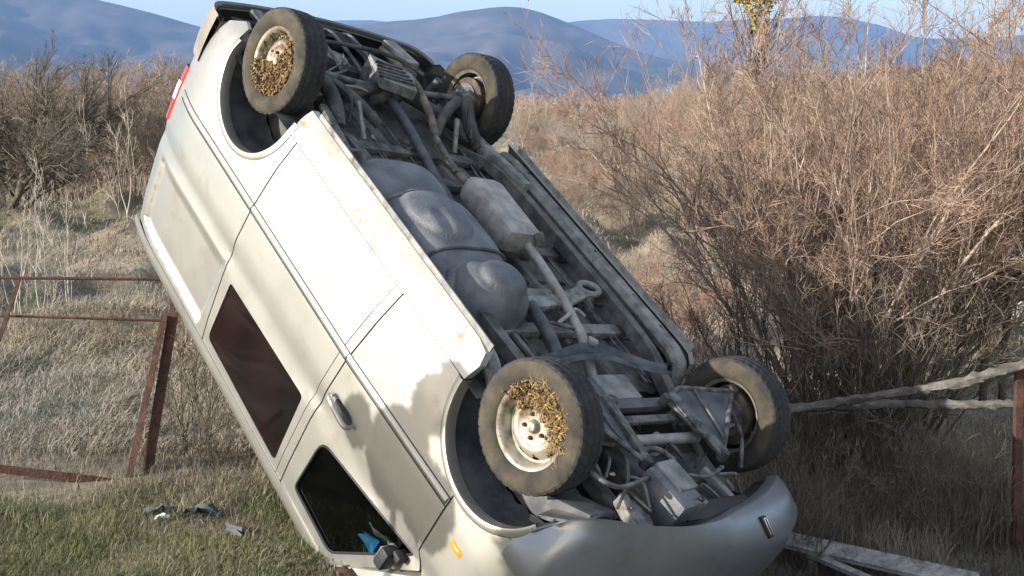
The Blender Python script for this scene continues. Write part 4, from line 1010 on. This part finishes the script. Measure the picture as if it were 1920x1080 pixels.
# front subframe
for a, b, w, h, m_ in (((-0.33, 0.20, 0.25), (-0.04, 0.25, 0.22), 0.06, 0.05, 'bluemetal'), ((-0.12, 0.24, 0.25), (-0.12, -0.34, 0.25), 0.075, 0.05, 'bluemetal'),
                       ((0.0, 0.28, 0.24), (0.0, -0.30, 0.24), 0.055, 0.03, 'midmetal'), ((-0.06, 0.30, 0.22), (0.22, 0.36, 0.20), 0.07, 0.04, 'bluemetal')):
    MB().bar(a, b, w, h, bev=0.012).build('subframe_beam', M[m_], VAN)
MB().tube([(0.10, 0.34, 0.27), (0.12, 0.15, 0.27), (0.125, -0.10, 0.27), (0.13, -0.38, 0.27)], 0.032, 12).build('steering_rack', M['muffler'], VAN)
MB().box((-0.28, -0.02, 0.30), (0.20, 0.30, 0.10), None, 0.02).build('transmission_pan', M['rail'], VAN)
for s in (1, -1):
    # lower control arm: pressed triangular plate with folded rims
    A_ = Vector((-0.10, s*0.24, 0.19)); B_ = Vector((0.34, s*0.34, 0.19)); C_ = Vector((-0.05, s*0.745, 0.09)); D_ = Vector((-0.16, s*0.40, 0.16))
    n0 = (B_-A_).cross(C_-A_).normalized(); n0 = -n0 if n0.z > 0 else n0
    cen = (A_+B_+C_)/3
    V = [A_, B_, C_, D_]; V2 = [v-n0*0.035 for v in V]
    mb = MB(); mb.add([A_, D_, C_, B_], [(0, 1, 2, 3)] if s > 0 else [(3, 2, 1, 0)])
    arm = mb.build('control_arm', M['bluemetal'], VAN, False)
    for a, b in ((A_, D_), (D_, C_), (C_, B_), (B_, A_)):
        mb = MB().tube([a, b], 0.016, 8); mb.build('arm_rim', M['midmetal'], arm)
    MB().bar(A_.lerp(D_, 0.3)+n0*0.012, B_+n0*0.012, 0.075, 0.03, up=n0, bev=0.01).build('arm_rib', M['midmetal'], arm)
    MB().tube([D_.lerp(C_, 0.25)+n0*0.006, B_.lerp(C_, 0.22)+n0*0.006], 0.010, 8).build('arm_rib', M['midmetal'], arm)
    for q_ in (A_, B_, C_): MB().lathe([(0, -0.03), (0.03, -0.03), (0.034, 0), (0.03, 0.03), (0, 0.03)], 14, Matrix.Translation(q_) @ Matrix.Rotation(math.pi/2, 4, 'X')).build('arm_bush', M['darkmetal'], arm)
    # tie rod, drive shaft, strut
    MB().tube([(0.13, s*0.36, 0.27), (0.12, s*0.55, 0.24), (0.10, s*0.74, 0.21)], [0.02, 0.011, 0.014], 8).build('tie_rod', M['muffler'], VAN)
    MB().tube([(0.0, s*0.40, 0.34), (0.0, s*0.72, 0.24)], [0.03, 0.022], 10).build('drive_shaft', M['darkmetal'], VAN)
    MB().tube([(-0.02, s*0.70, 0.30), (-0.03, s*0.62, 0.75)], [0.028, 0.035], 10).build('front_strut', M['darkmetal'], VAN)
    # anti-roll bar link
    MB().tube([(0.36, s*0.60, 0.30), (0.20, s*0.68, 0.20), (0.05, s*0.70, 0.16)], 0.013, 8).build('stabiliser_link', M['midmetal'], VAN)
# anti-roll bar / hoses at the front
MB().tube([(0.30, 0.76, 0.22), (0.42, 0.74, 0.20), (0.47, 0.64, 0.20), (0.44, 0.45, 0.20), (0.42, 0.28, 0.20), (0.44, 0.05, 0.21), (0.45, -0.12, 0.22), (0.40, -0.30, 0.22)], 0.013, 8).build('coolant_hose', M['midmetal'], VAN)
MB().tube([(0.20, 0.42, 0.24), (0.30, 0.46, 0.20), (0.38, 0.50, 0.22), (0.46, 0.52, 0.26), (0.60, 0.48, 0.26)], 0.012, 8).build('coolant_hose', M['darkmetal'], VAN)
MB().tube([(0.16, 0.18, 0.33), (0.20, 0.10, 0.25), (0.30, 0.07, 0.22), (0.42, 0.06, 0.24)], 0.016, 8).build('pipe', M['midmetal'], VAN)
# engine pan / gear housing box
mb = MB(); mb.box((0.525, 0.27, 0.26), (0.30, 0.22, 0.20), Matrix.Rotation(-0.10, 3, 'Z'), 0.03); eb = mb.build('oil_pan', M['tank'], VAN)
mb = MB(); mb.box((0.47, 0.235, 0.158), (0.20, 0.17, 0.02), Matrix.Rotation(-0.10, 3, 'Z'), 0.006); mb.build('pan_cover', M['rail'], eb)
mb = MB(); mb.box((0.64, 0.20, 0.20), (0.05, 0.12, 0.08), None, 0.012); mb.build('pan_bracket', M['midmetal'], eb)
MB().lathe([(0, 0), (0.016, 0), (0.016, 0.02), (0, 0.02)], 10, Matrix.Translation((0.64, 0.19, 0.145)) @ Matrix.Rotation(math.pi/2, 4, 'X')).build('drain_bolt', M['seam'], eb)
MB().box((0.35, 0.0, 0.52), (0.55, 0.80, 0.35), None, 0.05).build('engine_block', M['darkmetal'], VAN)
MB().box((0.22, 0.30, 0.38), (0.25, 0.25, 0.18), None, 0.03).build('gearbox', M['darkmetal'], VAN)
MB().box((0.30, -0.22, 0.38), (0.22, 0.24, 0.14), None, 0.03).build('gearbox', M['darkmetal'], VAN)
MB().box((0.62, -0.08, 0.42), (0.12, 0.62, 0.30), None, 0.01).build('radiator', M['black'], VAN)
MB().box((0.58, 0.52, 0.32), (0.20, 0.10, 0.10), Matrix.Rotation(0.4, 3, 'Z'), 0.02).build('horn_bracket', M['midmetal'], VAN)
MB().box((0.56, 0.60, 0.30), (0.22, 0.06, 0.08), Matrix.Rotation(0.35, 3, 'Z'), 0.02).build('duct', M['rail'], VAN)
MB().bar((0.36, -0.20, 0.27), (0.66, -0.32, 0.31), 0.05, 0.05, bev=0.012).build('front_rail_end', M['rail'], VAN)
MB().box((0.40, 0.72, 0.42), (0.30, 0.20, 0.05), Matrix.Rotation(0.5, 3, 'Y'), 0.01).build('splash_shield', M['liner'], VAN)
mb = MB(); mb.grid(lambda u, v: (0.34+0.20*u, 0.62+0.30*v-0.06*u, 0.50-0.16*u+0.02*math.sin(v*7)), lin(0, 1, 10), lin(0, 1, 10), flip=True); mb.build('bumper_undershield', M['paint'], VAN)

# rear axle: subframe, differential, semi-trailing arms
MB().tube([(-2.98, 0.62, 0.30), (-3.05, 0.40, 0.25), (-3.15, 0.20, 0.22), (-3.2, 0.0, 0.21), (-3.18, -0.20, 0.22), (-3.08, -0.40, 0.25), (-3.0, -0.62, 0.30)], 0.048, 10).build('rear_subframe', M['darkmetal'], VAN)
dif = MB(); dif.box((-3.30, -0.06, 0.235), (0.34, 0.26, 0.22), Matrix.Rotation(0.25, 3, 'Z'), 0.06); do = dif.build('differential', M['midmetal'], VAN)
mb = MB(); V = [(-3.12, 0.10, 0.10), (-3.05, -0.16, 0.11), (-3.28, -0.25, 0.10), (-3.47, 0.02, 0.11)]
mb.add(V+[(x, y, z+0.07) for x, y, z in V], [(3, 2, 1, 0), (0, 1, 5, 4), (1, 2, 6, 5), (2, 3, 7, 6), (3, 0, 4, 7)]); mb.build('diff_cover', M['rail'], do, False)
for k in range(5): MB().bar((-3.16-0.05*k, 0.12-0.02*k, 0.098), (-3.12-0.05*k, -0.18, 0.098), 0.012, 0.018).build('cover_fin', M['midmetal'], do)
for s in (1, -1):
    MB().tube([(-2.70, s*0.62, 0.28), (-2.86, s*0.60, 0.21), (-3.02, s*0.64, 0.16), (-3.20, s*0.78, 0.172)], [0.045, 0.05, 0.055, 0.06], 10).build('trailing_arm', M['darkmetal'], VAN)
    MB().tube([(-2.78, s*0.25, 0.27), (-2.95, s*0.40, 0.20), (-3.12, s*0.62, 0.16)], [0.035, 0.04, 0.045], 10).build('trailing_arm', M['darkmetal'], VAN)
    MB().tube([(-3.25, s*0.12, 0.24), (-3.21, s*0.74, 0.18)], 0.026, 10).build('half_shaft', M['midmetal'], VAN)
    MB().tube([(-3.38, s*0.60, 0.15), (-3.45, s*0.56, 0.55)], [0.03, 0.035], 10).build('damper', M['darkmetal'], VAN)
    cs = [Vector((-3.08+0.055*math.cos(a), s*0.50+0.055*math.sin(a), 0.20+0.26*a/(2*math.pi*5))) for a in lin(0, 2*math.pi*5, 80)]
    MB().tube(cs, 0.010, 6, sub=1).build('coil_spring', M['darkmetal'], VAN)
    MB().tube([(-3.08, s*0.66, 0.13), (-2.86, s*0.52, 0.14), (-2.72, s*0.55, 0.25)], 0.012, 6).build('brake_hose', M['black'], VAN)
    MB().bar((-2.86, s*0.44, 0.16), (-2.68, s*0.40, 0.33), 0.03, 0.02).build('arm_bracket', M['rail'], VAN)
MB().tube([(-3.50, 0.55, 0.20), (-3.62, 0.35, 0.17), (-3.66, 0.0, 0.17), (-3.62, -0.35, 0.17), (-3.50, -0.55, 0.20)], 0.016, 8).build('stabiliser_bar', M['darkmetal'], VAN)
# spare wheel cradle at the tail
sp_ = MB(); tyr = [(0.20, -0.07), (0.27, -0.09), (0.315, -0.085), (0.33, -0.04), (0.33, 0.04), (0.315, 0.085), (0.27, 0.09), (0.20, 0.07)]
sp_.lathe(tyr, 56, Matrix.Translation((-3.78, 0.02, 0.36)) @ Matrix.Rotation(math.pi/2, 4, 'X')); spo = sp_.build('spare_wheel', M['tyre'], VAN)
MB().lathe([(0.0, 0.02), (0.09, 0.02), (0.10, -0.03), (0.17, -0.03), (0.20, -0.07)], 40, Matrix.Translation((-3.78, 0.02, 0.36)) @ Matrix.Rotation(-math.pi/2, 4, 'X')).build('spare_rim', M['rim'], spo)
for yo in (-0.16, 0.02, 0.2): MB().tube([(-3.42, yo, 0.27), (-3.6, yo, 0.245), (-3.95, yo, 0.245), (-4.10, yo, 0.31)], 0.014, 8).build('cradle_bar', M['midmetal'], spo)
MB().tube([(-3.52, 0.42, 0.25), (-3.6, 0.40, 0.19), (-3.9, 0.38, 0.2), (-4.05, 0.3, 0.28)], 0.018, 8).build('tail_bracket', M['darkmetal'], VAN)
MB().bar((-3.72, -0.62, 0.25), (-4.06, -0.58, 0.27), 0.12, 0.05, bev=0.015).build('tail_bracket', M['rail'], VAN)
MB().bar((-3.6, 0.60, 0.28), (-4.06, 0.62, 0.27), 0.09, 0.05, bev=0.015).build('tail_bracket', M['midmetal'], VAN)
MB().bar((-4.0, -0.80, 0.40), (-4.0, 0.80, 0.40), 0.10, 0.14, bev=0.02).build('rear_cross_member', M['black'], VAN)

rc = random.Random(77)
for k in range(26):          # clips, brackets and small pipes along the floor
    x = rc.uniform(-2.9, -0.6); y = rc.choice([-0.74, -0.50, -0.36, 0.02, 0.10, 0.70, -0.28])+rc.uniform(-0.04, 0.04)
    MB().box((x, y, 0.335), (rc.uniform(0.02, 0.07), rc.uniform(0.02, 0.06), rc.uniform(0.03, 0.08)), Matrix.Rotation(rc.uniform(0, 3), 3, 'Z'), 0.004).build('floor_clip', M[rc.choice(['midmetal', 'rail', 'darkmetal'])], VAN)
for k in range(14):
    x = rc.uniform(-3.7, -2.6); y = rc.uniform(-0.6, 0.6)
    a = Vector((x, y, rc.uniform(0.2, 0.32))); b = a+Vector((rc.uniform(-0.3, 0.3), rc.uniform(-0.35, 0.35), rc.uniform(-0.06, 0.06)))
    MB().tube([a, a.lerp(b, 0.5)+Vector((rc.uniform(-0.05, 0.05), rc.uniform(-0.05, 0.05), -0.03)), b], rc.uniform(0.006, 0.014), 6).build('axle_pipe', M[rc.choice(['midmetal', 'darkmetal', 'rail', 'darkmetal'])], VAN)
for k in range(16):
    x = rc.uniform(0.0, 0.62); y = rc.uniform(-0.42, 0.55)
    a = Vector((x, y, rc.uniform(0.24, 0.34))); b = a+Vector((rc.uniform(-0.22, 0.22), rc.uniform(-0.25, 0.25), rc.uniform(-0.05, 0.05)))
    MB().tube([a, a.lerp(b, 0.5)+Vector((rc.uniform(-0.05, 0.05), rc.uniform(-0.05, 0.05), -0.03)), b], rc.uniform(0.006, 0.013), 6).build('engine_hose', M[rc.choice(['midmetal', 'black', 'rail', 'darkmetal'])], VAN)

# ------------------------------------------------------------------ wheels
R_T = 0.338
def tyre_mesh():
    prof = []   # (radius, y) across the section, outside (+y) to inside
    outer = [(0.212, 0.075), (0.228, 0.094), (0.262, 0.106), (0.295, 0.104), (0.318, 0.094)]
    tread_y = lin(0.086, -0.086, 15)
    groove = lambda y: 0.009 if any(abs(y-c) < 0.007 for c in (0.049, 0.0, -0.049)) else 0
    prof = outer+[(R_T-0.006*(abs(y)/0.086)**4-groove(y), y) for y in tread_y]+[(r, -y) for r, y in outer[::-1]]
    n = 200; K = len(prof); V = []; F = []
    for j in range(n):
        a = 2*math.pi*j/n
        for k, (r, y) in enumerate(prof):
            if 5 <= k < K-5:
                ph = j+int(abs(y)*60)
                if ph % 5 == 0 and abs(y) > 0.012: r -= 0.006
            if k in (4, K-5) and j % 5 == 0: r -= 0.002
            V.append((r*math.cos(a), y, r*math.sin(a)))
    for j in range(n):
        for k in range(K-1): F.append((j*K+k, ((j+1) % n)*K+k, ((j+1) % n)*K+k+1, j*K+k+1))
    me = bpy.data.meshes.new('tyre'); me.from_pydata(V, [], F); me.update()
    me.materials.append(M['tyre']); me.materials.append(M['sidewall'])
    mi = []
    for p in me.polygons:
        k = p.index % (K-1); mi.append(1 if k < 4 or k >= K-5 else 0)
    me.polygons.foreach_set('material_index', mi); me.polygons.foreach_set('use_smooth', [True]*len(mi)); me.set_sharp_from_angle(angle=math.radians(38)); return me
TYRE = tyre_mesh()
def rim_mesh():
    prof = [(0.030, 0.052), (0.038, 0.040), (0.062, 0.038), (0.088, 0.036), (0.100, 0.046), (0.118, 0.052), (0.136, 0.044), (0.152, 0.026), (0.166, 0.012), (0.178, 0.012), (0.184, 0.040), (0.192, 0.070), (0.205, 0.078), (0.215, 0.082), (0.219, 0.074), (0.212, 0.060), (0.200, 0.030), (0.195, -0.07), (0.215, -0.085)]
    n = 80; K = len(prof); V = []; F = []
    for j in range(n):
        a = 2*math.pi*j/n
        for r, y in prof: V.append((r*math.cos(a), y, r*math.sin(a)))
    for j in range(n):
        for k in range(K-1):
            if k == 7 and (j % 8) in (2, 3, 4): continue       # ventilation slots
            if k == 6 and (j % 8) == 3: continue
            F.append((j*K+k, ((j+1) % n)*K+k, ((j+1) % n)*K+k+1, j*K+k+1))
    me = bpy.data.meshes.new('rim'); me.from_pydata(V, [], F); me.update(); me.materials.append(M['rim'])
    me.polygons.foreach_set('use_smooth', [True]*len(me.polygons)); me.set_sharp_from_angle(angle=math.radians(45)); return me
RIM = rim_mesh()
mb = MB(); mb.lathe([(0.0, -0.01), (0.15, -0.01), (0.16, -0.03), (0.16, -0.085), (0.10, -0.10), (0.06, -0.12), (0.0, -0.12)], 40); DRUM = mb.build('brake', M['drum'], VAN); 
mb = MB(); mb.lathe([(0.0, 0.074), (0.022, 0.072), (0.030, 0.062), (0.032, 0.035)], 24); CAP = mb.build('hub_cap', M['rim'], VAN)
mb = MB(); mb.lathe([(0.0, 0.022), (0.008, 0.022), (0.011, 0.014), (0.011, -0.005)], 8); BOLT = mb.build('wheel_bolt', M['drum'], VAN)
for o in (DRUM, CAP, BOLT): COL.objects.unlink(o)
def bits(region, n, size, seed, m, name, parent, s, long=1.0):
    """clods or stalks stuck on the wheel face; region(rng) -> (x, y, z) on the wheel"""
    rng = np.random.default_rng(seed); V = []; F = []
    for i in range(n):
        c = np.array(region(rng)); a = rng.normal(0, 1, 3); a /= np.linalg.norm(a)
        if long > 1.5: a[1] *= 0.35
        b = np.cross(a, rng.normal(0, 1, 3)); b /= np.linalg.norm(b); d = np.cross(a, b)
        sz = size*rng.uniform(0.5, 1.4); k = len(V)
        if long > 1.5:
            V += [c-a*sz*long-b*sz*0.12, c-a*sz*long+b*sz*0.12, c+b*sz*0.12+d*sz*0.3, c-b*sz*0.12+d*sz*0.3, c+a*sz*long]
            F += [(k, k+1, k+2, k+3), (k+3, k+2, k+4)]
        else:
            q = [c+a*sz, c-a*sz*0.8, c+b*sz*0.9, c-b*sz, c+d*sz*0.8, c-d*sz*0.9]; V += q
            for t in ((0, 2, 4), (2, 1, 4), (1, 3, 4), (3, 0, 4), (2, 0, 5), (1, 2, 5), (3, 1, 5), (0, 3, 5)): F.append(tuple(k+i_ for i_ in t))
    o = mesh_obj(name, [(v[0], v[1]*s, v[2]) for v in V], F, m, parent, False); o['kind'] = 'stuff'; return o
def wheel(label, x, y, z, s, steer, camber, spin):
    w = empty('wheel'); w.parent = VAN
    w.location = (x, y, z)
    rot = Matrix.Rotation(steer, 3, 'Z') @ Matrix.Rotation(camber, 3, 'X') @ Matrix.Rotation(spin, 3, 'Y')
    if s < 0: rot = rot @ Matrix.Rotation(math.pi, 3, 'Z')
    w.rotation_euler = rot.to_euler(); w['label'] = label; w.scale = (1.04, 1.0, 1.04)
    for nm, me in (('tyre', TYRE), ('rim', RIM), ('brake', DRUM.data), ('hub_cap', CAP.data)):
        o = bpy.data.objects.new(nm, me); link(o, w)
    for k in range(5):
        a = 2*math.pi*k/5; o = bpy.data.objects.new('wheel_bolt', BOLT.data); link(o, w); o.location = (0.062*math.cos(a), 0.036, 0.062*math.sin(a))
    return w
CY = 0.846
wFL = wheel('front wheel with mud and golden straw packed in its rim', 0, CY, 0.237, 1, -0.0653, -0.028, 0.0)
wRL = wheel('raised rear wheel with dried mud and leaves filling its rim', -3.2, CY, 0.172, 1, 0.0, -0.032, 0.0)
wFR = wheel('front wheel on the far side seen from inside', 0, -CY, 0.237, -1, -0.0653, 0.028, 0.3)
wRR = wheel('raised rear wheel on the far side seen from inside', -3.2, -CY, 0.172, -1, 0.0, 0.032, 0.5)
for w in (wFR, wRR):      # hub carrier seen from inside
    MB().lathe([(0.0, -0.16), (0.05, -0.16), (0.07, -0.13), (0.12, -0.11), (0.13, -0.06)], 20).build('hub_carrier', M['midmetal'], w)
    MB().box((0.09, -0.12, 0.03), (0.06, 0.05, 0.16), None, 0.012).build('brake_caliper', M['rail'], w)
def sector(a0, a1, r0, r1, yy0, yy1):
    def f(rng):
        a = math.radians(rng.uniform(a0, a1)); r = math.sqrt(rng.uniform(r0*r0, r1*r1)); t = r/0.2
        return (r*math.cos(a), rng.uniform(yy0, yy1)+(0.02 if r > 0.17 else 0), r*math.sin(a))
    return f
bits(sector(185, 345, 0.10, 0.225, 0.03, 0.085), 1100, 0.010, 1, M['mud'], 'mud', wFL, 1)
bits(sector(235, 365, 0.10, 0.26, 0.06, 0.105), 520, 0.009, 2, M['straw_gold'], 'straw', wFL, 1, 2.2)
bits(sector(200, 300, 0.05, 0.18, 0.05, 0.085), 160, 0.012, 6, M['straw_gold'], 'straw', wFL, 1, 2.2)
bits(sector(-70, 150, 0.03, 0.215, 0.02, 0.085), 1500, 0.011, 3, M['mud'], 'mud', wRL, 1)
bits(sector(-60, 160, 0.05, 0.22, 0.04, 0.095), 160, 0.011, 4, M['straw_gold'], 'straw', wRL, 1, 1.8)
bits(sector(150, 300, 0.10, 0.22, 0.0, 0.05), 200, 0.010, 5, M['mud'], 'mud', wRL, 1)

rs = np.random.default_rng(61); V = []; F = []
for c0, n_c, spread in ((wp(610, 1070, 7.0), 260, 0.35), (wp(760, 1090, 6.6), 160, 0.3)):
    for k in range(n_c):
        x = c0.x+rs.normal(0, spread); y = c0.y+rs.normal(0, spread*0.6)-0.1; z = gz(x, y); sz = rs.uniform(0.008, 0.04)
        c = np.array([x, y, z+sz*0.3]); a = rs.normal(0, 1, 3); a /= np.linalg.norm(a); b = np.cross(a, rs.normal(0, 1, 3)); b /= np.linalg.norm(b); d = np.cross(a, b); k0 = len(V)
        V += [c+a*sz, c-a*sz, c+b*sz*0.8, c-b*sz*0.9, c+d*sz*0.6, c-d*sz*0.7]
        for t in ((0, 2, 4), (2, 1, 4), (1, 3, 4), (3, 0, 4), (2, 0, 5), (1, 2, 5), (3, 1, 5), (0, 3, 5)): F.append(tuple(k0+i_ for i_ in t))
o = mesh_obj('torn_soil', V, F, M['undergrowth'], None, False); o['kind'] = 'stuff'; tag(o, 'torn brown soil clods where the van roof digs into the ground', 'soil')

# loose things inside the cabin, lying on the roof lining
def in_cabin(o, loc, rot=(0, 0, 0)):
    o.matrix_world = VAN.matrix_world @ Matrix.Translation(loc) @ Matrix.Rotation(rot[0], 4, 'X') @ Matrix.Rotation(rot[1], 4, 'Z')
    return o
o = scrap('blue_bag', 'crumpled bright blue plastic bag lying inside the front window', (0, 0, 0), M['blue'], (0.42, 0.30, 0.14), 21, 'bag'); in_cabin(o, (-0.42, 0.76, 1.86), (2.2, 0.5))
o = scrap('paper_scrap', 'white paper lying inside the front window near the bag', (0, 0, 0), M['white'], (0.22, 0.12, 0.03), 22, 'paper'); in_cabin(o, (-0.30, 0.80, 1.66), (2.0, 0.9))
o = scrap('dark_cloth', 'dark grey cloth draped beside the blue bag in the cabin', (0, 0, 0), M['lining'], (0.4, 0.3, 0.12), 23, 'cloth'); in_cabin(o, (-0.62, 0.55, 1.95), (2.4, 0.1))

# ------------------------------------------------------------------ evergreen shrubs added out of view to shade the door and bumper
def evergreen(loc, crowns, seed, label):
    rng = np.random.default_rng(seed); e = empty('added_shade_shrub', loc)
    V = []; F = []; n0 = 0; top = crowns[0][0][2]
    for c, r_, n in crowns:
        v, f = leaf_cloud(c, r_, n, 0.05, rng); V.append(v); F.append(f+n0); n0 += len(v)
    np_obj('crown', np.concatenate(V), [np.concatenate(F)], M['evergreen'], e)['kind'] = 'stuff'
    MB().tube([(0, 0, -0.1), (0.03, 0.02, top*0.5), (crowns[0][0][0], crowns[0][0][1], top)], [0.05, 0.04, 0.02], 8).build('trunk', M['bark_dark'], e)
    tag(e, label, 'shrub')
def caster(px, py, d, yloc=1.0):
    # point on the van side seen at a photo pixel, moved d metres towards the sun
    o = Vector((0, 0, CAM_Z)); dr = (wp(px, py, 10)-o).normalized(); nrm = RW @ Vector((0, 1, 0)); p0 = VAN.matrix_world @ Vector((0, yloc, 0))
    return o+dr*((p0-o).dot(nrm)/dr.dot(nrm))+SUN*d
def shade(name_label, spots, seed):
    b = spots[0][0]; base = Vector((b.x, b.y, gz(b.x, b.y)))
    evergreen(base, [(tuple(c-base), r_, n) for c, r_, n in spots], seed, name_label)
shade('dense evergreen shrub added out of view to shade the door', [(caster(745, 860, 3.6), (0.27, 0.27, 0.29), 2600), (caster(668, 790, 3.6), (0.13, 0.13, 0.15), 700), (caster(810, 760, 3.6), (0.15, 0.15, 0.16), 900), (caster(842, 710, 3.6), (0.09, 0.09, 0.10), 400), (caster(800, 950, 3.6), (0.22, 0.22, 0.22), 1500)], 51)
shade('second dense evergreen shrub added out of view to shade the bumper', [(caster(1030, 1070, 4.4), (0.36, 0.36, 0.26), 2400), (caster(1150, 1040, 4.4), (0.36, 0.36, 0.26), 2400)], 52)

# ------------------------------------------------------------------ air between here and the mountains
HAZE_D = 1.15e-4
hb_ = MB().box((0, 4130, 225), (17400, 8460, 570)); hz = hb_.build('haze', None, None, False); hz['kind'] = 'stuff'; tag(hz, 'thin blue haze in front of the distant mountains', 'haze')
hm = bpy.data.materials.new('haze'); hm.use_nodes = True; hn = hm.node_tree; hn.nodes.remove(hn.nodes['Principled BSDF'])
pv = hn.nodes.new('ShaderNodeVolumePrincipled'); pv.inputs['Color'].default_value = (0.30, 0.54, 1.0, 1); pv.inputs['Density'].default_value = HAZE_D; pv.inputs['Anisotropy'].default_value = 0.0
hn.links.new(pv.outputs[0], hn.nodes['Material Output'].inputs['Volume']); hz.data.materials.append(hm)
hz.display_type = 'WIRE'
